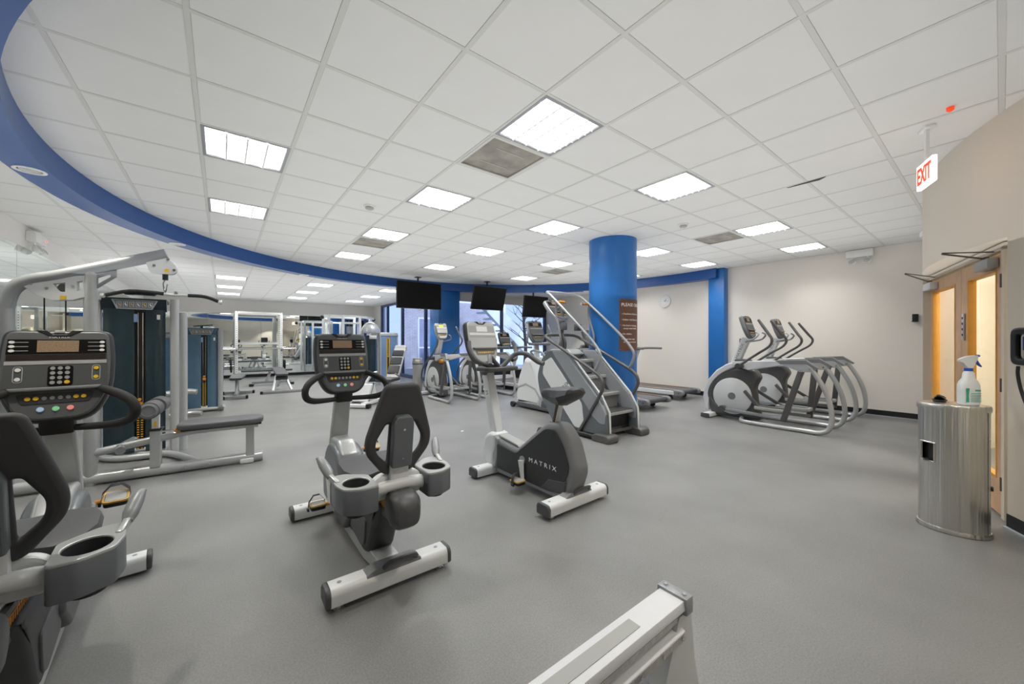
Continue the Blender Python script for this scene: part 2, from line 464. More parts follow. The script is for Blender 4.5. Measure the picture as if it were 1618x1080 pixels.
# blue pilaster at the right wall, blue pier at the window corner, round blue column
struct(MB().box((8.975, 3.94, ZH / 2), (.21, .34, ZH), bev=.006).obj('trim_3', 'blue'))
pil = MB().box((8.87 - .003, 3.94, .05), (.006, .34, .1)).box((8.97, 3.767, .05), (.2, .006, .1)).obj('baseboard_right', 'base_black', smooth=0); struct(pil)
pier = tag(MB().box((5.135, 9.88, 1.363), (.67, .56, 2.724), bev=.008).obj('pier', 'blue'), 'square blue painted pier standing at the corner between the windows', 'pillar')
MB().box((5.135, 9.88, .05), (.69, .58, .1)).obj('pier_base', 'base_black', pier, smooth=0)
cu_, cv_ = 5.08, 3.89; CR = .38
colm = thing('column', 'thick round blue column rising to the ceiling behind the stair machine', 'column', (cu_, cv_, 0))
MB().lathe([(CR, 0), (CR, ZH)], n=72).obj('shaft', 'blue', colm)
MB().lathe([(CR + .006, 0), (CR + .006, .1), (CR, .102)], n=72).obj('column_base', 'base_black', colm)

# brown notice wrapped on the column
sign = thing('notice_sign', 'brown curved notice headed PLEASE OBSERVE fixed to the blue column', 'sign', (cu_, cv_, 0))
phc = math.degrees(math.atan2(-cv_, -cu_)); ph0 = phc + 15; SW = math.degrees(.62 / CR)
def wrap(mbx, r, zc):
    o = MB(); o.f = mbx.f
    for x, y, z in mbx.v:
        a = R(ph0) + x / CR; o.v.append(((r + z) * cos(a), (r + z) * sin(a), zc + y))
    return o
mb = MB(); nseg = 24
for k in range(nseg + 1):
    x = .62 * k / nseg
    for y, z in ((-.4, .004), (-.4, .0005), (.4, .0005), (.4, .004)): mb.v.append((x, y, z))
for k in range(nseg):
    for j in range(4): mb.f.append((k * 4 + j, k * 4 + (j + 1) % 4, k * 4 + 4 + (j + 1) % 4, k * 4 + 4 + j))
mb.f += [(3, 2, 1, 0), tuple(nseg * 4 + j for j in range(4))]
wrap(mb, CR, 1.55).obj('sign_board', 'sign_brown', sign)
def wtext(txt, size, x, y, bold=0):
    t = MB().text(txt, size, T(x, y, .0045), .0005, 'LEFT', bold); return t
wrap(wtext('PLEASE OBSERVE', .070, .03, .31, .0006), CR, 1.55).obj('heading', 'ink_white', sign)
body = MB()
for txt, y in (('• Cleanliness of your area', .17), ('• Rubber soled shoes only', .08), ('• No food or beverage,', -.01), ('   except water bottles', -.055), ('• No children', -.14), ('• 30 min limit when', -.22), ('   machines are in use', -.265)):
    t = wtext(txt, .034, .035, y, .0004); o = len(body.v); body.v += t.v; body.f += [tuple(i + o for i in f) for f in t.f]
wrap(body, CR, 1.55).obj('rules_text', 'ink_white', sign)
sc_ = MB()
for x in (.012, .608):
    for y in (-.385, 0, .385): sc_.lathe([(.005, .0), (.005, .003)], (0, 0, 0), 8, T(x, y, .004))
wrap(sc_, CR, 1.55).obj('screw', 'chrome', sign)

# ---- round wall with the double door
DZ = 2.035
def arcwall(a0, a1, z0, z1, th, n):
    mb = MB(); rings = []
    for k in range(n + 1):
        a = a0 + (a1 - a0) * k / n
        rings.append([(*warc(a), z0), (*warc(a), z1), (*warc(a, WR - th), z1), (*warc(a, WR - th), z0)])
    return mb.loft(rings)
AJ0, AJ1 = 92.5, 120.7
wc = arcwall(AJ1, 156, 0, ZH + .02, .34, 40); t = arcwall(AJ0, AJ1, DZ, ZH + .02, .34, 30); wc.add(t.v, t.f); t = arcwall(55, AJ0, 0, ZH + .02, .34, 30); wc.add(t.v, t.f)
wcu = struct(wc.obj('wall_entrance', 'beige_dark', smooth=25))
mb = MB(); rings = []
for k in range(41):
    a = AJ1 + (156 - AJ1) * k / 40; rings.append([(*warc(a, WR), 0), (*warc(a, WR + .006), 0), (*warc(a, WR + .006), .1), (*warc(a, WR), .1)])
struct(mb.loft(rings).obj('baseboard_entrance', 'base_black'))
mb = MB(); rings = []
for k in range(41):
    a = AJ1 + (156 - AJ1) * k / 40; rings.append([(*warc(a, WR + .005), 0), (*warc(a, WR + .022), 0), (*warc(a, WR + .022), .01), (*warc(a, WR + .005), .012)])
struct(mb.loft(rings).obj('trim_4', 'vinyl_edge'))
DA = (4.557, -.03); DANG = 16.05
DM = T(DA[0], DA[1], 0) @ RZ(DANG)      # local x along the doors (away from the camera), local +y towards the room
frm = MB()
frm.box((-.02, -.03, 1.0), (.05, .12, 2.0)).box((1.80, -.03, 1.0), (.05, .12, 2.0)).box((.89, -.03, 2.0), (1.87, .12, .05))
struct(frm.obj('trim_5', 'beige_dark', M=DM, smooth=0))
def door(n, x0, x1, hx, lab):
    d = bpy.data.objects.new('door_%d' % n, None); C.objects.link(d); d.matrix_world = DM; struct(d, label=lab)
    g0, g1 = x0 + .09, x1 - .15
    if n == 2: g0, g1 = x0 + .15, x1 - .10
    z0, z1, gz0, gz1 = .012, 1.955, .27, 1.845
    MB().plate([rect(x0, z0, x1, z1), rect(g0, gz0, g1, gz1)], .045, .002, XZ).obj('door_leaf', 'maple', d, smooth=30)
    MB().plate([rect(g0, gz0, g1, gz1), rect(g0 + .018, gz0 + .018, g1 - .018, gz1 - .018)], .052, .002, XZ).obj('glazing_bead', 'maple_edge', d, smooth=30)
    MB().box(((g0 + g1) / 2, 0, (gz0 + gz1) / 2), (g1 - g0 - .03, .006, gz1 - gz0 - .03)).obj('pane', 'glass', d, smooth=0)
    s = 1 if hx < .8 else -1
    for z in (.25, .98, 1.75): MB().cyl((hx, .03, z - .05), (hx, .03, z + .05), .008, 8).obj('hinge', 'frame_dark', d)
    bx = x0 + .17 if s > 0 else x1 - .15
    cb = MB().box((bx, .055, 1.895), (.26, .06, .075), bev=.006).obj('door_closer', 'alu_white' if s < 0 else 'label_grey', d)
    ex_, ey_ = (.00, .325) if s > 0 else (1.10, .335)
    arm = MB().tube([(bx, .06, 1.945), (ex_, ey_, 1.985)], .007, 6, 1)
    arm.tube([(bx - .05, .02, 1.985), (ex_, ey_, 1.992)], .005, 6, 1)
    arm.box((bx, .06, 1.945), (.06, .03, .02)); arm.obj('closer_arm', 'frame_dark', d)
    return d
d1 = door(1, .01, .828, .0, 'maple door with a tall glass panel, the one next to the wall phone')
d2 = door(2, .834, 1.77, 1.785, 'maple door with a tall glass panel, the one nearer the exit sign edge')
h = MB().box((.755, .03, 1.43), (.05, .008, .24), bev=.002).obj('push_plate', 'steel', d1)
mb = MB()
for z in (1.36, 1.41, 1.46, 1.51): mb.lathe([(.011, 0), (.011, .004)], (0, 0, 0), 10, T(.755, .034, z) @ RX(-90))
mb.obj('plate_lettering', 'label_blue', d1)
hm = MB().tube([(.60, .03, .98), (.60, .07, .98), (.42, .07, .98)], .010, 8, 3).obj('lever_handle', 'frame_dark', d1)
# corridor behind the doors
mb = MB().box((.9, -2.3, 1.4), (5, .1, 3)).box((-1.25, -1.2, 1.4), (.1, 2.2, 3)).box((3.0, -1.4, 1.4), (.1, 1.8, 3)); struct(mb.obj('wall_corridor', 'scallop_room', M=DM, smooth=0))
mb = MB().box((.9, -1.25, 2.75), (4.4, 2.2, .06)); struct(mb.obj('ceiling_corridor', 'tile', M=DM, smooth=0))
rl = tag(MB().obj('stair_railing', 'pale_green', M=DM), 'pale green stair railing with slanting braces seen through the door glass', 'railing') if False else thing('stair_railing', 'pale green railing with slanting braces seen through the door glass', 'railing', DM.translation, DANG)
MB().bar((-.9, -1.7, 1.08), (2.9, -1.7, 1.12), .05, .14).obj('top_rail', 'pale_green', rl, smooth=0)
for a, b2 in ((-.4, .2), (.75, .2), (.85, 1.5), (2.05, 1.55)):
    MB().bar((a, -1.72, 1.02), (b2, -1.72, .0), .05, .12).obj('brace', 'pale_green', rl, smooth=0)
ld = bpy.data.lights.new('corridor_lamp', 'AREA'); ld.energy = 75; ld.size = 1.2; ld.color = (1, .97, .90)
lo = bpy.data.objects.new('corridor_lamp', ld); C.objects.link(lo); lo.matrix_world = DM @ T(.9, -1.2, 2.65)
pn = tag(MB().box((.5, -2.2, 1.5), (.22, .01, .32)).obj('paper_notice', 'ink_white', M=DM, smooth=0), 'white paper notice on the corridor wall behind the door glass', 'notice')

# ---- windows, roller shade, outside
def window(n, p, q, zt, muls, ml, parts=()):
    p = Vector((*p, 0)); q = Vector((*q, 0)); d = (q - p); L = d.length; d.normalize(); M = Matrix(((d.x, -d.y, 0, p.x), (d.y, d.x, 0, p.y), (0, 0, 1, 0), (0, 0, 0, 1)))
    w = bpy.data.objects.new('window_%d' % n, None); C.objects.link(w); w.matrix_world = M; struct(w)
    MB().box((L / 2, 0, .06), (L, .12, .12)).obj('window_sill', ml, w, smooth=0)
    MB().box((L / 2, 0, zt - .04), (L, .1, .08)).obj('window_head', ml, w, smooth=0)
    xs = [0] + list(muls) + [L]
    for x in xs: MB().box((min(max(x, .035), L - .035), 0, zt / 2), (.07, .1, zt)).obj('mullion', ml, w, smooth=0)
    for a, b2 in zip(xs[:-1], xs[1:]):
        if b2 - a > .15: MB().box(((a + b2) / 2, .0, (zt + .04) / 2), (b2 - a - .08, .008, zt - .2)).obj('pane', 'window_glass', w, smooth=0)
    return w
w1 = window(1, (5.2, 10.2), (5.2, 15.5), ZL, [1.1, 3.05, 4.6], 'mullion')
w2 = window(2, (5.5, 9.85), (UR, 9.85), ZL, [1.66], 'mullion')
struct(MB().box((5.25, 15.9, 1.37), (.2, .85, 2.74)).obj('wall_pillar', 'off_white', smooth=0))
tag(MB().box((7.3, 9.74, 2.60), (3.5, .05, .26), bev=.01).obj('roller_shade', 'sky_blind'), 'grey roller shade pulled up along the top of the right windows', 'shade')
ldg = thing('window_ledge', 'low white ledge with black base running under the right windows', 'ledge', (7.3, 9.6, 0))
MB().box((0, 0, .40), (3.4, .34, .05), bev=.01).obj('ledge_top', 'alu_white', ldg)
MB().box((0, .04, .19), (3.36, .24, .37)).obj('ledge_base', 'base_black', ldg, smooth=0)
# outside
struct(MB().box((18, 24, -.12), (60, 60, .1)).obj('ground_outside', 'concrete', smooth=0))
struct(MB().box((7.4, 10.05, 3.4), (4, .2, 1.2)).obj('wall_outside', 'concrete', smooth=0))
bk = thing('brick_building', 'brick building standing outside beyond the windows', 'building', (9.4, 17.5, 0))
bm_ = MB().box((0, 0, 1.6), (5.2, .3, 3.4)).obj('wall', 'mortar', bk, smooth=0)
rowm = MB()
for r_ in range(44):
    for c_ in range(22):
        x = -2.6 + (c_ + (.5 if r_ % 2 else 0)) * .235
        if x < 2.5: rowm.box((x + .11, -.155, .04 + r_ * .075), (.215, .03, .06))
o = rowm.obj('brick', 'brick', bk, smooth=0); o['kind'] = 'stuff'
gd = thing('glass_entry', 'glazed entry with white frames standing outside the left windows', 'entrance', (7.6, 15.3, 0))
for x in (-.9, -.35, .2, .9): MB().box((x, 0, 1.15), (.06, .06, 2.3)).obj('post', 'alu_white', gd, smooth=0)
for z in (.05, 1.0, 2.27): MB().box((0, 0, z), (1.86, .05, .06)).obj('rail', 'alu_white', gd, smooth=0)
MB().box((0, 0, 1.15), (1.8, .01, 2.2)).obj('pane', 'window_glass', gd, smooth=0)
MB().lathe([(.0, 0), (.12, .02), (.16, .1), (.12, .2), (0, .22)], n=14, M=T(.5, -.1, 1.25)).obj('wreath', 'alu_white', gd)
st = thing('outdoor_stair', 'pale concrete stair climbing past the right windows outside', 'stair', (11.25, 14.7, 0))
MB().plate([(-2.6, 3.6), (-2.6, 4.2), (2.6, 0.4), (2.6, -.1), (1.7, -.1)], .25, .01, XZ @ T(0, 0, 0)).obj('stringer', 'concrete', st, smooth=0)
for k in range(12): MB().box((-2.3 + k * .38, .55, 3.5 - k * .285), (.4, .9, .08)).obj('step', 'concrete', st, smooth=0)
struct(MB().box((12.5, 20, 2.2), (4.5, .3, 4.6)).obj('building_far', 'alu_white', smooth=0))
tr = thing('bare_tree', 'bare branching tree standing outside the right windows', 'tree', (10.4, 12.6, -.07))
mb = MB().tube([(0, 0, 0), (.05, 0, 1.2), (-.03, .05, 2.4), (.1, 0, 3.8)], [.09, .07, .05, .02], 8)
random.seed(3)
for k in range(26):
    z = 1.3 + k * .09; a = random.uniform(0, 6.28); L_ = random.uniform(.5, 1.1)
    p = Vector((0, 0, z)); q = p + Vector((cos(a) * L_ * .6, sin(a) * L_ * .6, .35)); r2 = q + Vector((cos(a + .5) * L_ * .5, sin(a + .5) * L_ * .5, .3))
    mb.tube([p, q, r2], [.022, .014, .005], 5, 2)
    for s_ in (-1, 1):
        mb.tube([q, q + Vector((cos(a + s_) * .4, sin(a + s_) * .4, .3))], [.01, .003], 4, 1)
mb.obj('trunk', 'bark', tr)

# ---- ceiling fixtures
def hround(u, v): return ZH if inside_hi(u, v) else ZL
fr_me = MB().plate([rect(-.297, -.297, .297, .297), rect(-.272, -.272, .272, .272)], .014, .002).mesh('frame', 30); fr_me.materials.append(MATS['frame_grey'])
df_me = MB().box((0, 0, 0), (.548, .548, .004)).mesh('diffuser', 0); df_me.materials.append(MATS['diffuser'])
lv = MB()
for k in range(1, 4): lv.box((-.272 + .136 * k, 0, 0), (.012, .544, .003))
for k in range(1, 8): lv.box((0, -.272 + .068 * k, 0), (.544, .007, .003))
lv_me = lv.mesh('lens_bars', 0); lv_me.materials.append(MATS['tile'])
lampd = bpy.data.lights.new('lamp', 'AREA'); lampd.shape = 'SQUARE'; lampd.size = .53; lampd.energy = LAMP_WATT; lampd.spread = R(128); lampd.color = (1, .995, .98)
FAR = ['in the raised ceiling']
lab_hi = {(4, 2): 'square ceiling light nearest the camera with a stained vent beside it', (1, 5): 'large square ceiling light at the left near the blue ring', (1, 8): 'square ceiling light at the left just before the blue ring',
 (4, 5): 'square ceiling light in the middle between the stained vent and the televisions', (4, 8): 'square ceiling light beside the small far vent', (4, 11): 'square ceiling light touching the blue ring above the squat rack',
 (7, 2): 'square ceiling light in front of and above the blue column', (7, 5): 'square ceiling light just left of the blue column', (7, 8): 'square ceiling light above the middle television', (7, 11): 'small far ceiling light above the first television',
 (10, 8): 'ceiling light behind and left of the blue column top', (11, 11): 'farthest small ceiling light above the middle television', (11, 2): 'square ceiling light beside the plain vent near the right wall', (11, 5): 'ceiling light directly right of the blue column top',
 (14, 2): 'ceiling light closest to the wall emergency lamp at right', (14, 5): 'ceiling light next to the blue pilaster at right', (14, 8): 'ceiling light half hidden behind the column near the ring'}
for (i, j) in lamps_hi + lamps_lo:
    hi = (i, j) in lamps_hi; z = ZH if hi else ZL
    lab = lab_hi[(i, j)] if hi else '%s ceiling light of the %s column over the weights area' % ({16: 'nearest', 19: 'middle', 22: 'farthest'}[j], {1: 'left', 4: 'centre', 7: 'right'}[i])
    t = thing('ceiling_light', lab, 'ceiling light', (gu(i + .5), gv(j + .5), z), 0, 'square troffer lights in the ceiling')
    share(fr_me, 'frame', t, T(0, 0, .003)); share(df_me, 'diffuser', t, T(0, 0, .010)); share(lv_me, 'lens_bars', t, T(0, 0, -.012))
    lo = bpy.data.objects.new('lamp', lampd); C.objects.link(lo); lo.parent = t; lo.location = (0, 0, -.006)
for (i, j), lab in zip(vents, ('stained dusty ceiling vent next to the nearest light', 'small grey ceiling vent beyond the ceiling lights left of centre', 'plain grey ceiling vent beside a light near the right wall', 'grey slotted ceiling vent far off left of the column')):
    t = thing('ceiling_vent', lab, 'vent', (gu(i + .5), gv(j + .5), ZH), 0, 'square ceiling vents')
    MB().plate([rect(-.297, -.297, .297, .297), rect(-.27, -.27, .27, .27)], .012, .002).obj('frame', 'grid', t)
    MB().box((0, 0, .012), (.56, .56, .006)).obj('perforated_face', 'vent', t, smooth=0)
    for s_ in (-1, 1): MB().box((0, s_ * .13, .007), (.3, .01, .004)).obj('slot', 'grid_dirty', t, smooth=0)
# downlights in the ring
for k, ang in enumerate((30, 59.5, 89, 118.5, 148.6, 177.5, 207, 236.5, 258)):
    r_ = (RI + RO) / 2 - .0; x, y = RC[0] + r_ * cos(R(ang)), RC[1] + r_ * sin(R(ang))
    lab = {118.5: 'small round downlight in the blue ring above the squat rack', 148.6: 'round downlight in the blue ring above the lat bar', 177.5: 'round downlight in the blue ring nearest the left edge'}.get(ang, 'round downlight in the blue ring, hidden from this side %d' % k)
    if ang not in (118.5, 148.6, 177.5): lab = {30: 'round downlight in the ring over the right treadmills', 59.5: 'round downlight in the ring near the right windows', 89: 'round downlight in the ring beside the televisions', 207: 'round downlight in the ring beside the left wall near the camera', 236.5: 'round downlight in the ring behind the camera', 258: 'round downlight in the ring behind the camera beside the doors'}[ang]
    t = thing('downlight', lab, 'ceiling light', (x, y, ZL - .012), 0, 'round downlights in the blue ring')
    MB().lathe([(.095, 0), (.095, -.006), (.075, -.008), (.07, 0), (.06, .01)], n=24).obj('trim_ring', 'white_paint', t)
    MB().lathe([(.062, -.002), (.03, -.004), (.001, -.0045)], n=20).obj('bulb', 'lamp_glass', t)
    sd = bpy.data.lights.new('spot', 'SPOT'); sd.energy = 70; sd.spot_size = R(95); sd.spot_blend = .35; sd.shadow_soft_size = .05; sd.color = (1, .94, .82)
    so = bpy.data.objects.new('spot', sd); C.objects.link(so); so.parent = t; so.location = (0, 0, -.03)
# smoke detectors and sprinkler
def detector(name, lab, u, v, z):
    t = thing(name, lab, 'smoke detector', (u, v, z))
    MB().lathe([(.068, 0), (.068, -.012), (.06, -.018)], n=24).obj('base', 'white_paint', t)
    MB().lathe([(.045, -.016), (.05, -.03), (.04, -.045), (.02, -.05)], n=24).obj('sensor', 'grid_dirty', t)
    t2 = MB()
    for k in range(8): t2.box((.046 * cos(k * pi / 4), .046 * sin(k * pi / 4), -.03), (.006, .006, .012))
    t2.obj('vent_slots', 'frame_grey', t)
detector('smoke_detector', 'cream smoke detector on the ceiling left of the column light', gu(9.61), gv(3.45), ZH)
detector('smoke_detector', 'faint white smoke detector on the ceiling above the left machines', gu(3.54), gv(6.63), ZH)
sp = thing('sprinkler_head', 'small sprinkler head in the lower ceiling above the squat rack', 'sprinkler', (2.03, 11.36, ZL))
MB().lathe([(.035, 0), (.035, -.006), (.012, -.01), (.012, -.03)], n=16).obj('body', 'white_paint', sp); MB().lathe([(.022, -.035), (.022, -.038)], n=12).obj('deflector', 'chrome', sp)
gp = tag(MB().bar((gu(9.02), gv(.6), ZH - .004), (gu(9.02), gv(1.3), ZH - .004), .045, .01).obj('lifted_tile_gap', 'ink_dark', smooth=0), 'dark open slit at a tile corner of the ceiling', 'gap') if False else None
dg = tag(MB().plate([(-.02, -.16), (.03, -.1), (.006, .17)], .006, .001, T(gu(9.0) + .01, gv(1) + .0, ZH - .006)).obj('ceiling_slit', 'ink_dark', smooth=0), 'thin dark wedge-shaped slit beside a ceiling tile near the doors', 'gap')

# exit sign
ex = thing('exit_sign', 'glowing white EXIT sign with red letters hanging near the doors', 'exit sign', (4.27, .347, 0), 23.8)
MB().box((0, 0, 2.585), (.25, .03, .19), bev=.006).obj('housing', 'exit_face', ex)
MB().text('EXIT', .175, T(0, -.0165, 2.58) @ XZ, .0015, bold=.004, xs=.60).obj('letters', 'exit_red', ex)
MB().text('EXIT', .175, T(0, .0165, 2.58) @ RZ(180) @ XZ, .0015, bold=.004, xs=.60).obj('letters', 'exit_red', ex)
MB().box((0, 0, 2.80), (.03, .02, .24)).box((0, 0, 2.925), (.12, .06, .02), bev=.004).obj('canopy', 'white_paint', ex)
MB().lathe([(.02, 0), (.02, -.02), (.01, -.03)], n=12, M=T(-.28, -.02, ZH)).obj('red_lamp', 'exit_red', ex)
# emergency lamps
def emergency(lab, loc, rz, led):
    t = thing('emergency_light', lab, 'emergency light', loc, rz)      # local +y out of the wall
    MB().box((0, .045, 0), (.36, .09, .13), bev=.01).obj('battery_box', 'white_paint', t)
    for s_ in (-1, 1):
        MB().cyl((s_ * .1, .05, -.06), (s_ * .1, .055, -.12), .014, 10).obj('stem', 'white_paint', t)
        MB().lathe([(.02, -.035), (.045, -.02), (.055, .01), (.055, .025)], n=20, M=T(s_ * .1, .07, -.15) @ RX(-60)).obj('lamp_head', 'white_paint', t)
        MB().lathe([(.05, .024), (.03, .034), (.001, .038)], n=20, M=T(s_ * .1, .07, -.15) @ RX(-60)).obj('lens', 'lamp_glass', t)
    if led: MB().lathe([(.008, 0), (.006, .006)], n=8, M=T(-.15, .092, .0) @ RX(-90)).obj('indicator', 'red_led', t)
emergency('white two-headed emergency light high on the right wall', (UR, 1.54, 2.86), 90, False)
emergency('white emergency light with red indicator high on the left wall', (UL, 7.55, 2.61), -90, True)
# clock
ck = thing('wall_clock', 'round white wall clock between the column and the blue pilaster', 'clock', (UR, 5.3, 2.32), 90)
MB().lathe([(.165, 0), (.168, .02), (.15, .032), (.146, .026)], n=40, M=RX(-90)).obj('case', 'white_paint', ck)
MB().lathe([(.147, .0), (.147, .024)], n=40, M=RX(-90)).obj('dial', 'ink_white', ck)
mb = MB()
for k in range(12):
    a = k * pi / 6; mb.text(str(12 if k == 0 else k), .026, T(.118 * sin(-a), .027, .118 * cos(a)) @ RZ(180) @ XZ, .0006)
mb.obj('numerals', 'ink_dark', ck)
for L_, a, w in ((.075, 50, .008), (.11, 95, .005)): MB().bar((0, .0285, 0), (-L_ * sin(R(a)), .0285, L_ * cos(R(a))), w, .002, up=(0, 1, 0)).obj('hand', 'ink_dark', ck)
MB().lathe([(.008, .027), (.006, .033)], n=12, M=RX(-90)).obj('hub', 'ink_dark', ck)
# door hold on the right wall
dh = thing('door_holder', 'small black box on the right wall beside the door', 'door holder', (UR, .86, 1.68), 90)
MB().box((0, .03, 0), (.07, .06, .13), bev=.008).obj('box', 'black', dh); MB().tube([(0, .06, -.03), (.0, .09, -.05), (.04, .1, -.06)], .006, 6).obj('catch', 'black', dh)

# wall phone on the round wall
pp = warc(124.0, WR)
ph = thing('wall_phone', 'black wall phone with hanging cord beside the door', 'phone', (pp[0], pp[1], 1.27), 124.0 - 90)
MB().box((-.01, .012, .0), (.17, .024, .22), bev=.01).obj('cradle', 'black', ph)
MB().plate([rnd(rect(-.03, -.125, .125, .125), .05), rnd(rect(.018, -.08, .082, .08), .025)], .035, .012, T(0, .042, 0) @ XZ).obj('handset', 'black', ph)
MB().box((.05, .026, .02), (.05, .004, .09)).obj('keypad', 'label_blue', ph, smooth=0)
MB().tube([(.06, .06, -.13), (.062, .06, -.19), (.05, .05, -.3), (.0, .05, -.4), (-.06, .05, -.36), (-.08, .04, -.2), (-.06, .03, -.12)], .009, 8).obj('cord', 'cord', ph)
pl = tag(MB().box((0, .003, 0), (.15, .006, .042)).obj('phone_label', 'label_blue', M=T(pp[0], pp[1], 1.29) @ RZ(34) @ T(.02, 0, .205), smooth=0), 'blue label strip with white lettering above the wall phone', 'label')
MB().text('Telephone', .024, T(0, .0068, 0) @ RZ(180) @ XZ, .0004).obj('lettering', 'ink_white', pl)

# televisions
def tv(lab, loc, rz, tilt, w, h, zc, ztop):
    t = thing('television', lab, 'television', (loc[0], loc[1], 0), rz, 'televisions hanging from the ceiling')
    M = T(0, 0, zc) @ RX(tilt)      # screen towards local -y
    MB().box((0, 0, 0), (w, .05, h), bev=.008).obj('casing', 'black', t, M=M)
    MB().box((0, -.0265, .004), (w - .03, .003, h - .035)).obj('screen', 'screen', t, M=M, smooth=0)
    MB().box((0, .05, 0), (.3, .06, .25), bev=.005).obj('bracket', 'black', t, M=M)
    MB().box((.0, -.01, -h / 2 - .015), (.06, .03, .03), bev=.004).obj('sensor', 'alu_white', t, M=M)
    MB().cyl((0, .09, zc + .02), (0, .09, ztop), .022, 12).obj('ceiling_pole', 'black', t)
    MB().box((0, .09, ztop - .01), (.14, .14, .02), bev=.003).obj('ceiling_plate', 'black', t)
    return t
tv('black television facing straight out, hung in front of the blue ring', (3.98, 9.03), 0, 0, 1.2, .68, 2.45, ZH)
tv('black television tilted downward in front of the right windows', (5.8, 8.57), 0, 17, 1.06, .64, 2.46, ZH)
tv('black television closest to the stair machine rails, tilted downward', (7.25, 8.3), 0, 10, .9, .62, 2.29, ZH)

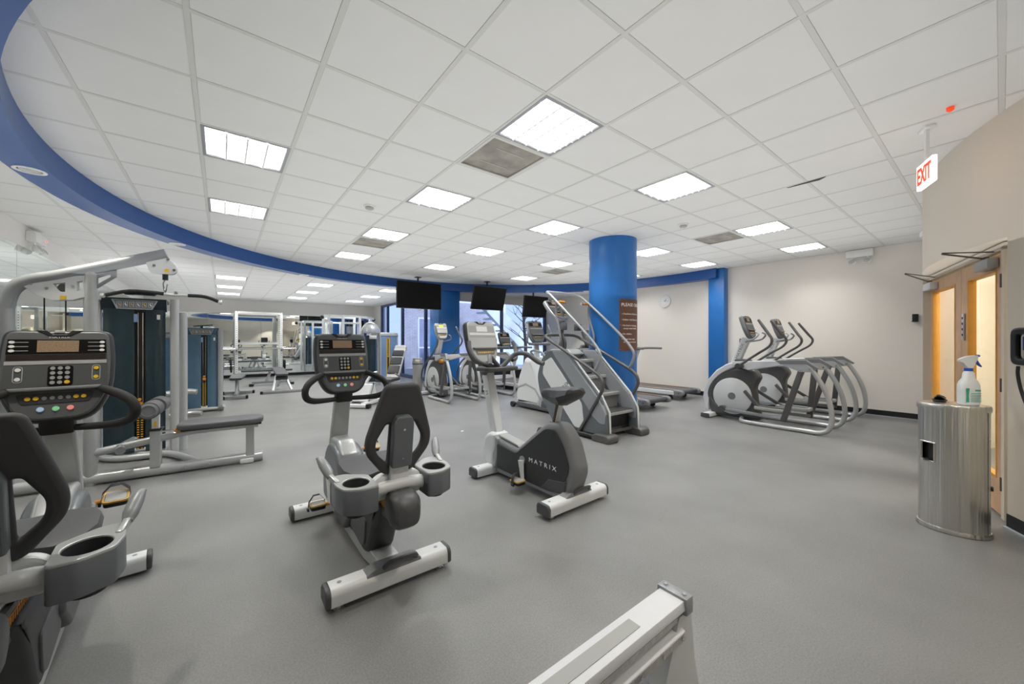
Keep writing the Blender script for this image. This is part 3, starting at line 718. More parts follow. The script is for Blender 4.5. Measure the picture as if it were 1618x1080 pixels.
# ================================================================== machines
# ---- shared pieces. Machine frame: +x the way the user faces, +y the user's left, z up
def disc_me(r, h, m):
    me = MB().lathe([(r, 0), (r, h * .7), (r * .85, h)], n=16).mesh('button'); me.materials.append(MATS[m]); return me
BT = {k: disc_me(.0095, .004, k) for k in ('button_white', 'yellow', 'button_blue', 'button_green', 'button_red', 'label_grey')}
def ringm():
    me = MB().lathe([(.0085, 0), (.0085, .0015), (.0068, .0015), (.0068, .0005)], n=14).mesh('key'); me.materials.append(MATS['label_grey']); return me
KEY = ringm()
FACE = Matrix(((0, 0, -1, 0), (-1, 0, 0, 0), (0, 1, 0, 0), (0, 0, 0, 1)))      # face X right(as the user sees) , Y up, Z to the user -> machine frame
def console(root, loc, tilt, detail=2, pale=False, green=False, w=1., body='charcoal'):
    # loc: machine coordinates of the middle of the face
    M = T(*loc) @ RY(-tilt) @ FACE @ Matrix.Scale(w, 4)
    out = rnd([(-.178, .232, .04), (.178, .232, .04), (.19, .1, .05), (.186, -.08, .12), (.12, -.225, .1), (-.12, -.225, .1), (-.186, -.08, .12), (-.19, .1, .05)], .05, 6)
    c = MB().plate(out, .075, .022, T(0, 0, -.045), 3).obj('console', body, root, M=M)
    MB().plate([(x * .93, y * .95) for x, y in out], .02, .008, T(0, 0, -.004)).obj('bezel', 'bezel_dark' if not pale else 'face_pale', c)
    fp = [(-.160, .18), (.160, .18), (.168, -.06), (-.168, -.06)]
    MB().plate(fp, .004, .001, T(0, 0, .0065)).obj('face_panel', 'face' if not pale else 'face_pale', c)
    MB().plate([(-.157, .178), (.157, .178), (.161, .106), (-.161, .106)], .003, .0005, T(0, 0, .0090)).obj('display_panel', 'screen' if not pale else 'label_grey', c)
    MB().box((-.002, .143, .0112), (.134, .058, .002)).obj('display', 'lcd_green' if green else ('button_white' if pale else 'led'), c, smooth=0)
    MB().box((0, .089, .0095), (.318, .026, .003)).obj('message_window', 'screen_brown' if not pale else 'button_white', c, smooth=0)
    MB().box((0, .062, .0095), (.326, .018, .002)).obj('label_strip', 'label_grey', c, smooth=0)
    MB().plate(rnd([(-.15, -.062), (.15, -.062), (.14, -.078), (-.14, -.078)], .006), .03, .004, T(0, 0, .018)).obj('reading_ledge', 'mid_grey', c)
    MB().plate(rnd([(-.125, -.088), (.125, -.088), (.108, -.138), (-.108, -.138)], .012), .003, .001, T(0, 0, .0075)).obj('key_panel', 'charcoal' if not pale else 'mid_grey', c)
    # dark chevron groove and catch on the upper edge
    MB().plate([(-.075, .225), (-.04, .225), (-.022, .203), (.022, .203), (.04, .225), (.075, .225), (.03, .192), (-.03, .192)], .012, .002, T(0, 0, .004)).obj('edge_groove', 'black', c)
    MB().box((0, .218, .006), (.034, .014, .012), bev=.003).obj('catch', 'label_grey', c)
    if detail >= 1:
        MB().text('MATRIX', .0125, T(0, .189, .0075), .0004, xs=1.5).obj('lettering', 'ink_white', c)
    if detail >= 2:
        g = MB()
        for s_ in (-1, 1):
            for k in range(3): g.box((s_ * .118, .163 - k * .021, .0112), (.045, .003, .001))
        for k in range(4): g.box((-.105 + k * .08, .062, .0108), (.03, .004, .001))
        g.obj('panel_print', 'label_grey', c, smooth=0)['kind'] = 'stuff'
        for s_ in (-1, 1):
            for k in range(3): share(BT['button_white'], 'button', c, T(s_ * .145, .163 - k * .021, .0105) @ Matrix.Diagonal((1, .75, 1, 1)))
        MB().plate([rnd(rect(-.137, -.033, -.107, .045), .014), rnd(rect(-.134, -.03, -.110, .042), .012)], .002, .0004, T(0, 0, .009)).obj('key_outline', 'label_grey', c)
        MB().plate([rnd(rect(.112, -.033, .142, .045), .014), rnd(rect(.115, -.03, .139, .042), .012)], .002, .0004, T(0, 0, .009)).obj('key_outline', 'label_grey', c)
        for y in (.028, -.017):
            share(BT['button_white'], 'button', c, T(-.122, y, .0085)); share(BT['yellow'], 'button', c, T(.127, y, .0085))
        MB().plate(rnd(rect(-.032, -.056, .05, .045), .012), .002, .0005, T(0, 0, .0085)).obj('keypad_panel', 'screen', c)
        for a in range(3):
            for b_ in range(4):
                if (a, b_) == (2, 3): share(BT['yellow'], 'button', c, T(-.016 + a * .0235, .033 - b_ * .0235, .009))
                else: share(KEY, 'key', c, T(-.016 + a * .0235, .033 - b_ * .0235, .0095))
        cols = ['yellow', 'yellow', None, None, None, None, 'yellow', 'yellow']
        for k, cc in enumerate(cols):
            Mx = T(-.088 + k * .0252, -.112, .009)
            share(BT[cc] if cc else KEY, 'button' if cc else 'key', c, Mx)
        for x, cc in ((-.048, 'button_blue'), (0, 'button_green'), (.046, 'button_red')): share(BT[cc], 'button', c, T(x, -.165, .007) @ Matrix.Scale(1.25, 4))
    elif detail == 1:
        g = MB()
        for k in range(8): g.lathe([(.009, 0), (.009, .003)], (-.088 + k * .0252, -.112, .0085), 8)
        g.obj('key_row', 'yellow', c)
    return c
def stabilizer(root, x, z0, z1, hw, w, feet=True, label=None, name='stabilizer'):
    zc = (z0 + z1) / 2; h = z1 - z0
    s = MB().plate(rnd([(-w / 2, -h / 2, .004), (w / 2, -h / 2, .004), (w / 2, h * .22, .015), (w * .36, h / 2, .015), (-w * .36, h / 2, .015), (-w / 2, h * .22, .015)], .01), 2 * hw - .04, .002, T(x, 0, zc) @ XZ).obj(name, 'silver_light', root, label)
    for sd in (-1, 1):
        e = MB().plate(rnd([(-w / 2 - .002, -h / 2 - .002, .012), (w / 2 + .002, -h / 2 - .002, .012), (w / 2 + .002, h * .24, .015), (w * .36, h / 2 + .002, .015), (-w * .36, h / 2 + .002, .015), (-w / 2 - .002, h * .24, .015)], .01), .03, .01, T(x, sd * (hw - .012), zc) @ XZ).obj('end_cap', 'dark_grey', s)
        MB().lathe([(.011, 0), (.011, .002), (.004, .0025)], (x, sd * (hw - .07), z1 - .0005), 12).obj('bolt', 'frame_grey', s)
        if feet: MB().lathe([(.024, 0), (.024, .008), (.012, .012), (.01, z0 + .004)], (x - w * .25, sd * (hw - .06), .0), 16).obj('foot', 'chrome', s)
        else: MB().cyl((x + w * .3, sd * (hw - .05) - .015, .028), (x + w * .3, sd * (hw - .05) + .015, .028), .028, 16).obj('wheel', 'rubber', s)
    return s
def carry_handle(root, x, z):
    h = MB().loft([[(x + a, y, z + b_) for a, b_ in ((-.05, -.012), (-.045, t), (.03, t), (.035, -.012))] for y, t in ((-.15, .0), (-.13, .012), (-.1, .018), (.08, .018), (.12, .008), (.14, -.004))]).obj('handle_plate', 'mid_grey', root)
    MB().tube([(x - .035, -.12, z + .005), (x - .055, -.10, z + .035), (x - .055, .02, z + .035), (x - .035, .05, z + .005)], .012, 8, 4, ry=1.5).obj('carry_handle', 'dark_grey', root)
def pedal(root, x, y, z, side, cx, cz, ang=0, arm='silver_light'):
    # crank arm from (cx, y_in, cz) to the pedal axle, pedal platform with strap
    yi = side * .115
    MB().tube([(cx, yi, cz), ((cx + x) / 2, yi + side * .004, (cz + z) / 2), (x, yi + side * .008, z)], [.036, .026, .021], 14, 3, ry=.5).obj('crank_arm', arm, root)
    M = T(x, y, z) @ RY(ang)
    p = MB().plate(rnd(rect(-.055, -.045, .055, .045), .02), .03, .006).obj('pedal', 'black', root, M=M)
    MB().plate([rnd(rect(-.06, -.05, .06, .05), .024), rnd(rect(-.05, -.04, .05, .04), .02)], .012, .003, T(0, 0, .015)).obj('pedal_rim', 'gold', p)
    MB().plate(rnd(rect(-.05, -.04, .05, .04), .02), .01, .003, T(0, 0, .016)).obj('pedal_plate', 'label_grey', p)
    MB().cyl((0, -side * .075, 0), (0, -side * .03, 0), .012, 10).obj('axle', 'orange', p)
    pts = [(.03, -.052, -.005), (.035, -.05, .03), (.03, -.02, .07), (.02, .02, .072), (.01, .05, .035), (.005, .056, -.005)]
    st = MB(); rings = []
    P = [Vector(q) for q in pts]
    for q in P: rings.append([(q.x - .015, q.y, q.z - .0015), (q.x + .015, q.y, q.z - .0015), (q.x + .015, q.y, q.z + .0015), (q.x - .015, q.y, q.z + .0015)])
    st.loft(rings).obj('strap', 'rubber', p, smooth=60)
    MB().box((.0, .058, -.01), (.04, .012, .02), bev=.003).obj('strap_buckle', 'black', p)
    return p

# ---- recumbent bike
def recumbent(label, loc, rz, sx, rear=0.):
    t = thing('recumbent_bike', label, 'exercise bike', loc, rz, 'grey recumbent bikes')
    stabilizer(t, -rear, .032, .115, .33, .12, True); stabilizer(t, 1.14, .018, .098, .33, .11, False, name='front_stabilizer')
    carry_handle(t, -rear, .118)
    MB().plate(rnd([(.02 - rear, .045), (.16, .045), (.30, .025), (1.12, .025), (1.12, .10), (.34, .10), (.2, .13), (.04 - rear, .13)], .02), .12, .006, XZ).obj('base_beam', 'silver', t)
    # lower shroud under the seat rail
    MB().plate(rnd([(-.02, .45), (.55, .40), (.62, .12), (.24, .085), (.16, .12), (.08, .28)], .03), .15, .03, XZ, 3).obj('seat_pedestal', 'charcoal', t)
    MB().plate(rnd([(.18, .30), (.44, .30), (.50, .15), (.26, .12), (.20, .16)], .03), .166, .006, XZ, 3).obj('pedestal_inset', 'dark_grey', t)
    MB().plate(rnd([(.42, .24, .05), (.54, .36, .03), (.86, .36, .03), (.86, .10), (.60, .085)], .03), .20, .02, XZ, 3).obj('crank_shroud', 'dark_grey', t)
    # sloping rail with position numbers, rounded rear end
    MB().plate([(-.2, .395), (.62, .335), (.66, .43), (-.2, .515)], .10, .012, XZ).obj('seat_rail', 'dark_grey', t)
    for s_ in (-1, 1): MB().bar((-.15, s_ * .03, .524), (.6, s_ * .03, .442), .012, .012).obj('rail_bar', 'chrome', t)
    dm = MB()
    for s_ in (-1, 1):
        dm.bar((-.1, s_ * .0515, .452), (.22, s_ * .0515, .425), .002, .004); dm.bar((-.1, s_ * .0515, .482), (.22, s_ * .0515, .455), .002, .004)
        for k in range(14): dm.box((-.09 + k * .0225, s_ * .0515, .466 - k * .0019), (.009, .002, .022))
    dm.obj('position_scale', 'orange', t, smooth=0)
    MB().loft([[(x, yy * cos(a) if False else w_ * (abs(cos(a)) ** .6) * (1 if cos(a) >= 0 else -1), zc + h_ * (abs(sin(a)) ** .6) * (1 if sin(a) >= 0 else -1)) for a in [2 * pi * k / 20 for k in range(20)]] for x, w_, h_, zc in ((-.11, .072, .075, .478), (-.17, .078, .09, .47), (-.215, .074, .084, .468), (-.25, .055, .06, .465), (-.262, .02, .03, .462))]).obj('rail_end_cover', 'dark_grey', t)
    # crank housing: dark sides, silver spine over the top and front
    side = rnd([(.66, .10), (.66, .34), (.80, .50), (.92, .55), (1.08, .55), (1.19, .45), (1.25, .28), (1.24, .10)], .06)
    MB().plate(side, .19, .03, XZ, 3).obj('crank_housing', 'slate', t)
    MB().plate([rnd([(.80, .50), (.92, .585), (1.12, .58), (1.25, .47), (1.30, .26), (1.28, .08), (1.2, .08), (1.22, .28), (1.15, .42), (1.06, .50), (.93, .51), (.84, .45)], .03)], .12, .02, XZ, 3).obj('housing_spine', 'silver', t)
    MB().cyl((.93, -.102, .33), (.93, .102, .33), .05, 24).obj('crank_boss', 'frame_grey', t)
    pedal(t, .97, -.20, .485, -1, .93, .33, -12); pedal(t, .87, .20, .17, 1, .93, .33, 6)
    # mast and console
    MB().plate([(-.065, -.24), (.065, -.24), (.055, .2), (-.055, .2)], .055, .015, T(1.085, 0, .735) @ RY(-19) @ YZ, 3).obj('mast', 'silver', t)
    MB().box((1.0, 0, .895), (.075, .115, .085), bev=.012).obj('mast_clamp', 'black', t)
    hb = MB()
    for s_ in (-1, 1):
        hb.tube([(.99, s_ * .04, .878), (.95, s_ * .14, .880), (.91, s_ * .215, .888), (.875, s_ * .262, .912), (.862, s_ * .277, .955), (.872, s_ * .262, 1.0), (.905, s_ * .22, 1.035), (.96, s_ * .150, 1.068)], [.016, .018, .021, .022, .022, .022, .022, .019], 12, 5)
    hb.obj('handlebar', 'rubber', t)
    console(t, (1.0, 0, 1.14), -14, 2)
    # seat
    seat = MB().loft([[(sx + .10 + x, w_ * cx_, z + dz) for cx_, dz in ((-1, 0), (-.96, .028), (-.6, .036), (0, .03), (.6, .036), (.96, .028), (1, 0), (.9, -.022), (0, -.03), (-.9, -.022))] for x, w_, z in ((-.03, .12, .585), (.0, .185, .588), (.1, .215, .588), (.24, .21, .588), (.33, .185, .583), (.39, .12, .57), (.405, .05, .563))]).obj('seat_pad', 'vinyl', t)
    MB().box((sx + .26, 0, .535), (.3, .2, .05), bev=.01).obj('seat_carriage', 'black', t)
    MB().plate([rnd([(-.13, 0), (.13, 0), (.13, .1), (.09, .13), (-.09, .13), (-.13, .1)], .03), rnd([(-.1, -.01), (.1, -.01), (.1, .07), (.07, .095), (-.07, .095), (-.1, .07)], .02)][:1], .05, .012, T(sx + .0, 0, .50) @ YZ).obj('seat_bracket', 'silver_light', t)
    MB().box((sx - .035, 0, .64), (.045, .10, .17), bev=.012).obj('back_post', 'silver_light', t)
    BM = T(sx - .02, 0, .66) @ RY(-9)
    outer = rnd([(-.085, .44, .03), (.085, .44, .03), (.118, .34, .08), (.172, .16, .07), (.165, .09, .06), (.075, -.03, .03), (-.075, -.03, .03), (-.165, .09, .06), (-.172, .16, .07), (-.118, .34, .08)], .05, 6)
    hole = lambda s_: [(s_ * x, y) for x, y in rnd([(.055, .235, .02), (.075, .235, .03), (.122, .15, .04), (.115, .09, .04), (.06, .03, .02)], .02, 5)]
    MB().plate([outer, hole(1), hole(-1)[::-1]], .045, .018, BM @ YZ, 3).obj('backrest', 'foam', t)
    MB().plate(rnd([(-.052, .02), (.052, .02), (.052, .25), (.035, .285), (-.035, .285), (-.052, .25)], .012), .05, .008, BM @ T(-.04, 0, 0) @ YZ, 2).obj('spine_cover', 'slate', t)
    sb = MB()
    for z in (.07, .22): sb.lathe([(.007, 0), (.006, .004)], n=10, M=BM @ T(-.0655, 0, z) @ RY(-90))
    sb.obj('screw', 'chrome', t)
    MB().tube([(sx - .03, -.15, .545), (sx - .05, -.09, .575), (sx - .05, .09, .575), (sx - .03, .15, .545)], .030, 12, 4, ry=.9).obj('arm_yoke', 'silver_light', t)
    for s_ in (1, -1):
        tr_ = [(sx - .125, .125), (sx - .13, .20), (sx - .09, .275), (sx + .0, .295), (sx + .14, .285), (sx + .14, .22), (sx + .06, .125)]
        tr_ = rnd([(x, s_ * y) for x, y in (tr_ if s_ > 0 else tr_[::-1])], .02, 4); hole_ = ell(sx - .02, s_ * .205, .070, .060, 28)
        if s_ < 0: hole_ = hole_[::-1]
        tray = MB().plate([tr_, hole_], .115, .006, T(0, 0, .555)).obj('cup_tray', 'slate', t)
        MB().plate([[(sx + (x - sx) * .98, y) for x, y in tr_], hole_], .012, .004, T(0, 0, .616)).obj('tray_rim', 'silver', tray)
        MB().lathe([(.0695, .06), (.062, -.055), (.05, -.058), (.001, -.058)], (sx - .02, s_ * .205, .555), 28, sy=.86, caps=False).obj('cup_well', 'charcoal', tray)
        MB().lathe([(.056, -.085), (.060, -.06)], (sx - .02, s_ * .205, .555), 24, sy=.86).obj('cup_bottom', 'black', tray)
        MB().bar((sx + .03, s_ * .275, .612), (sx + .13, s_ * .293, .630), .022, .03, bev=.006).obj('grip_bar', 'silver', tray)
        MB().tube([(sx + .115, s_ * .29, .625), (sx + .14, s_ * .297, .645), (sx + .175, s_ * .31, .675), (sx + .20, s_ * .322, .698), (sx + .215, s_ * .335, .704)], [.016, .024, .024, .018, .007], 12, 4).obj('side_grip', 'frame_grey', tray)
    return t
recA = recumbent('grey recumbent bike cut off by the left edge, its large console closest to the camera', (-.56, 1.83, 0), 94.5, .05, .10)
recB = recumbent('grey recumbent bike standing whole in the open floor with two cup holders', (.72, 2.0, 0), 90, -.07)

# ---- upright bike
def upright(label, loc, rz):
    t = thing('upright_bike', label, 'exercise bike', loc, rz)
    stabilizer(t, 0, .032, .115, .345, .13, True); stabilizer(t, 1.02, .018, .10, .30, .12, False, name='front_stabilizer')
    carry_handle(t, .0, .118)
    MB().plate(rnd([(.0, .04), (1.04, .03), (1.04, .085), (.05, .11)], .01), .12, .006, XZ).obj('base_beam', 'silver', t)
    body = rnd([(-.03, .11, .03), (-.10, .30, .06), (-.02, .53, .05), (.10, .645, .04), (.24, .635, .05), (.42, .50, .1), (.62, .335, .02), (.95, .375, .03), (.97, .34), (.97, .07), (.2, .06)], .04)
    MB().plate(body, .17, .045, XZ, 4).obj('flywheel_housing', 'mid_grey', t)
    cov = rnd([(.06, .12, .03), (-.03, .32, .05), (.03, .48, .06), (.13, .595, .04), (.23, .59, .05), (.44, .43, .1), (.62, .29, .05), (.90, .32, .02), (.90, .09, .02), (.2, .085)], .04)
    for s_ in (1, -1): MB().plate(cov, .02, .003, T(0, s_ * .088, 0) @ XZ).obj('side_cover', 'charcoal', t)
    MB().plate(rnd([(.02, .11), (.0, .22), (.2, .19), (.3, .085)], .01), .20, .012, XZ).obj('rear_skirt', 'dark_grey', t)
    MB().text('M A T R I X', .052, T(.27, .0985, .285) @ RZ(180) @ XZ, .001, xs=1.28).obj('lettering', 'ink_white', t)
    lg = MB().text('M A T R I X', .052, T(.27, -.0985, .285) @ XZ, .001, xs=1.28).obj('lettering', 'ink_white', t)
    MB().plate([rnd([(.98, .07, .02), (.96, .22, .05), (.93, .28, .03), (.94, .40, .02), (1.02, .415, .05), (1.12, .37, .1), (1.175, .2, .1), (1.10, .06, .02)], .04)], .19, .04, XZ, 4).obj('front_shell', 'silver_light', t)
    MB().plate(rnd([(.93, .08), (.90, .20), (.89, .37), (.935, .385), (.94, .28), (.975, .21), (.985, .08)], .02), .196, .012, XZ).obj('shell_band', 'frame_grey', t)
    MB().plate(rnd([(.62, .34), (.92, .378), (.92, .395), (.64, .36)], .003), .11, .003, XZ).obj('step_grip', 'label_grey', t)
    MB().lathe([(.085, -.03), (.08, .0), (.05, .03)], (1.03, 0, .38), 20).obj('mast_collar', 'silver', t)
    MM = T(1.03, 0, .38) @ RY(15)
    ms = MB().plate([(-.055, -.02), (.055, -.02), (.048, .62), (-.048, .62)], .105, .02, MM @ YZ, 3).obj('mast', 'silver_light', t)
    MB().text('MATRIX', .05, MM @ T(.0, .0495, .33) @ RY(-90) @ RZ(180) @ XZ, .001, xs=1.2).obj('lettering', 'ink_dark', ms)
    MB().box((1.20, 0, 1.0), (.12, .12, .10), bev=.02).obj('mast_clamp', 'dark_grey', t)
    tr_ = MB().plate(rnd([(.93, -.20), (.90, -.1), (.90, .1), (.93, .20), (1.08, .22), (1.2, .12), (1.2, -.12), (1.08, -.22)], .03), .04, .012, T(0, 0, 1.03), 3).obj('accessory_tray', 'dark_grey', t)
    bar = MB()
    bar.tube([(1.12, .27, 1.30), (1.08, .285, 1.22), (1.02, .25, 1.12), (1.0, .12, 1.065), (.98, .03, 1.05), (.97, -.03, 1.06), (.93, -.15, 1.17), (.84, -.22, 1.175), (.74, -.29, 1.10), (.68, -.31, 1.08)], [.019, .02, .022, .023, .023, .023, .024, .024, .025, .022], 12, 5)
    bar.obj('handlebar', 'foam_grey', t)
    b2 = MB().tube([(1.12, -.27, 1.30), (1.08, -.275, 1.22), (1.0, -.22, 1.13), (.95, -.13, 1.11)], [.02, .02, .02, .018], 12, 4)
    b2.tube([(.97, .03, 1.06), (.93, .15, 1.15), (.84, .22, 1.15), (.74, .29, 1.09)], [.022, .022, .022, .02], 12, 4).obj('bar_extension', 'foam_grey', t)
    console(t, (1.27, 0, 1.29), -17, 1, pale=True)
    # saddle
    MB().bar((.21, 0, .60), (.15, 0, .84), .055, .045, bev=.01, up=(1, 0, 0)).obj('seat_post', 'silver_light', t)
    MB().bar((.206, .0282, .63), (.156, .0282, .81), .002, .026, up=(1, 0, 0)).obj('height_scale', 'ink_dark', t, smooth=0)
    sg = MB()
    for k in range(11): sg.box((.203 - k * .0042, .0295, .64 + k * .0155), (.007, .002, .006))
    sg.obj('scale_marks', 'orange', t, smooth=0)
    MB().lathe([(.05, -.02), (.045, .012)], (.21, 0, .625), 20).obj('post_collar', 'mid_grey', t)
    MB().loft([[(x, w_ * a, z + h_ * b_) for a, b_ in ((-1, 0), (-.8, .7), (-.3, 1), (0, .9), (.3, 1), (.8, .7), (1, 0), (.7, -.7), (0, -1), (-.7, -.7))] for x, w_, z, h_ in ((-.03, .06, .90, .025), (-.01, .12, .89, .05), (.08, .135, .862, .075), (.17, .095, .85, .078), (.27, .05, .852, .06), (.34, .04, .854, .042), (.365, .018, .855, .02))]).obj('saddle', 'pad_dark', t)
    MB().box((.14, 0, .84), (.14, .07, .03), bev=.008).obj('saddle_clamp', 'black', t)
    MB().cyl((.52, -.105, .26), (.52, .105, .26), .035, 20).obj('crank_boss', 'frame_grey', t)
    pedal(t, .49, .175, .09, 1, .52, .26, 3); pedal(t, .56, -.175, .42, -1, .52, .26, -3)
    return t
upright('grey upright bike with pale console standing between the recumbent bike and the stair machine', (2.2, 2.05, 0), 91)

# ---- cross trainer (suspension elliptical)
def cross_trainer(label, loc, rz, group, green=False, orange=False):
    t = thing('cross_trainer', label, 'elliptical trainer', loc, rz, group)
    W = .345
    MB().plate(rnd([(1.42, .015), (1.56, .015), (1.55, .075), (1.43, .075)], .01), .70, .004, XZ).obj('front_stabilizer', 'silver_light', t)
    for s_ in (1, -1): MB().plate(rnd([(1.415, .01), (1.565, .01), (1.555, .08), (1.425, .08)], .015), .03, .008, T(0, s_ * .355, 0) @ XZ).obj('end_cap', 'dark_grey', t)
    MB().plate(rnd([(.75, .03), (1.5, .03), (1.58, .3), (1.52, .62), (1.34, .8), (1.1, .86), (.84, .84), (.76, .72), (.84, .56), (.82, .3)], .05), .20, .04, XZ, 3).obj('drive_housing', 'frame_dark', t)
    MB().plate([[(1.60, .10), (1.65, .3), (1.63, .45), (1.55, .64), (1.42, .80), (1.26, .91), (1.08, .97), (.92, .97), (.94, .90), (1.10, .87), (1.24, .80), (1.38, .68), (1.48, .53), (1.53, .38), (1.55, .2), (1.55, .1)]], .21, .02, XZ, 3).obj('front_arc', 'silver_light', t)
    for s_ in (1, -1):
        MB().lathe([(.30, -.01), (.30, .006), (.285, .014), (.0, .014)], n=44, M=T(1.16, s_ * .115, .385) @ RX(-90 * s_)).obj('flywheel_disc', 'silver_light', t)
        MB().lathe([(.06, 0), (.058, .018), (.0, .02)], n=24, M=T(1.16, s_ * .115, .385) @ RX(-90 * s_)).obj('disc_hub', 'mid_grey', t)
    # console mast
    MM = T(1.16, 0, .90) @ RY(-22)
    ms = MB().plate([(-.05, 0), (.05, 0), (.05, .48), (-.05, .48)], .12, .02, MM @ YZ, 3).obj('mast', 'silver_light', t)
    MB().text('MATRIX', .062, MM @ T(0, .0515, .25) @ RY(90) @ RZ(180) @ XZ, .001, xs=1.2).obj('lettering', 'mid_grey', ms)
    MB().box((1.03, 0, .95), (.22, .2, .1), bev=.03).obj('mast_foot', 'dark_grey', t)
    console(t, (.93, 0, 1.53), -18, 1, pale=green, green=green, w=.84, body='silver' if green else 'mid_grey')
    fh = MB().tube([(1.0, .0, 1.28), (.93, .12, 1.30), (.82, .17, 1.33), (.76, .15, 1.40), (.80, .12, 1.44)], .014, 8, 4); fh.tube([(1.0, .0, 1.28), (.93, -.12, 1.30), (.82, -.17, 1.33), (.76, -.15, 1.40), (.80, -.12, 1.44)], .014, 8, 4)
    fh.obj('fixed_handlebar', 'frame_grey', t)
    MB().plate([rnd(rect(-.03, 0, .03, .09), .01), rnd(rect(-.02, .01, .02, .08), .006)], .012, .003, T(1.075, 0, 1.25) @ YZ).obj('holder', 'dark_grey', t)
    if orange: MB().box((.80, .02, .83), (.14, .2, .09), bev=.03).obj('orange_cover', 'orange', t)
    for s_ in (1, -1):
        # upper frame arm with grey panel and bolted plate, rear leg running down and forward along the floor
        MB().plate([(1.16, .90), (1.16, .96), (.50, 1.00), (.08, 1.02), (-.02, .93), (.10, .93), (.44, .93), (.90, .83)], .055, .012, T(0, s_ * .0, 0) @ Matrix(((1, 0, 0, 0), (-s_ * .22 * 1, 1, 0, s_ * .345), (0, 0, 1, 0), (0, 0, 0, 1))) @ XZ).obj('frame_arm', 'silver_light', t)
        A = Matrix(((1, 0, 0, 0), (-s_ * .22, 1, 0, s_ * .345), (0, 0, 1, 0), (0, 0, 0, 1)))
        MB().plate([(.50, 1.01), (.10, 1.035), (-.045, .925), (-.03, .905), (.09, .975), (.42, .955)], .07, .006, A @ XZ).obj('arm_panel', 'mid_grey', t)
        MB().plate(rnd([(.40, .95), (.10, .98), (.0, .90), (.05, .865), (.17, .86)], .02), .064, .004, A @ XZ).obj('pivot_plate', 'silver', t)
        bl = MB()
        for x, z in ((.16, .885), (.05, .905)): bl.cyl((x, s_ * (.345 - .22 * x) - .04, z), (x, s_ * (.345 - .22 * x) + .04, z), .012, 10)
        bl.obj('bolt', 'chrome', t)
        MB().tube([(.03, s_ * W, .90), (-.03, s_ * W, .80), (-.10, s_ * W, .66), (-.155, s_ * W, .50), (-.185, s_ * W, .34), (-.185, s_ * W, .19), (-.14, s_ * W, .08), (-.05, s_ * W, .036), (.08, s_ * W, .033), (.4, s_ * W, .033), (.80, s_ * W, .033), (.92, s_ * (W - .03), .033), (.98, s_ * (W - .12), .036), (1.02, s_ * .08, .04)], .031, 12, 5).obj('leg', 'silver', t, 'pale grey curved tube leg running on along the floor')
        ft = MB()
        for x in (0, .8): ft.lathe([(.02, 0), (.02, .012), (.01, .03)], (x, s_ * W, 0), 12)
        ft.obj('foot', 'frame_dark', t)
        dx = .08 * s_
        MB().bar((.155, s_ * .31, .885), (.30 + dx, s_ * .31, .12), .045, .075, bev=.008, up=(1, 0, .2)).obj('suspension_arm', 'frame_dark', t)
        # foot rail from crank, pedal, connecting link
        MB().bar((1.28, s_ * .18, .16), (.28 + dx, s_ * .28, .15), .045, .05, bev=.012).obj('foot_rail', 'frame_grey', t)
        MB().cyl((1.28, s_ * .15, .17), (1.28, s_ * .23, .17), .05, 16).obj('crank_joint', 'frame_dark', t)
        MB().bar((.94, s_ * .20, .50), (.60 + dx, s_ * .26, .23), .035, .05, bev=.008).obj('link_bar', 'frame_dark', t)
        MB().plate(rnd([(.28 + dx, -.08), (.66 + dx, -.07), (.68 + dx, .07), (.28 + dx, .08)], .03), .03, .008, T(0, s_ * .20, .265)).obj('foot_plate', 'rubber', t)
        MB().plate([rnd([(.25 + dx, -.095), (.68 + dx, -.085), (.70 + dx, .085), (.25 + dx, .095)], .03), rnd([(.285 + dx, -.075), (.655 + dx, -.065), (.675 + dx, .065), (.285 + dx, .075)], .03)], .05, .008, T(0, s_ * .20, .262)).obj('plate_rim', 'label_grey', t)
        # moving handle
        MB().tube([(1.34, s_ * .24, .20), (1.46, s_ * .26, .36), (1.42, s_ * .27, .56), (1.25, s_ * .27, .76), (1.0, s_ * .27, .90), (.84, s_ * .27, 1.02), (.70, s_ * .28, 1.12), (.56, s_ * .30, 1.22), (.52, s_ * .31, 1.32), (.58, s_ * .29, 1.42), (.66, s_ * .27, 1.54), (.72, s_ * .26, 1.63)], [.018, .02, .02, .02, .022, .018, .018, .018, .019, .021, .021, .018], 10, 4).obj('moving_handle', 'frame_dark', t)
        MB().cyl((1.0, s_ * .10, .90), (1.0, s_ * .31, .90), .042, 16).obj('handle_pivot', 'dark_grey', t)
    return t
G1 = 'cross trainers along the right wall'; G2 = 'cross trainers at the blue pier'
cross_trainer('grey cross trainer before the right wall, its whole round disc showing', (6.86, 1.58, 0), 90, G1)
cross_trainer('grey cross trainer standing closest to the right wall, behind the other one', (8.24, 1.58, 0), 90, G1)
cross_trainer('grey cross trainer with green display standing before the blue pier', (4.07, 7.05, 0), 90, G2, True, True)
cross_trainer('grey cross trainer right of the green display one, half hidden by the upright bike', (5.08, 7.12, 0), 90, G2, False, True)

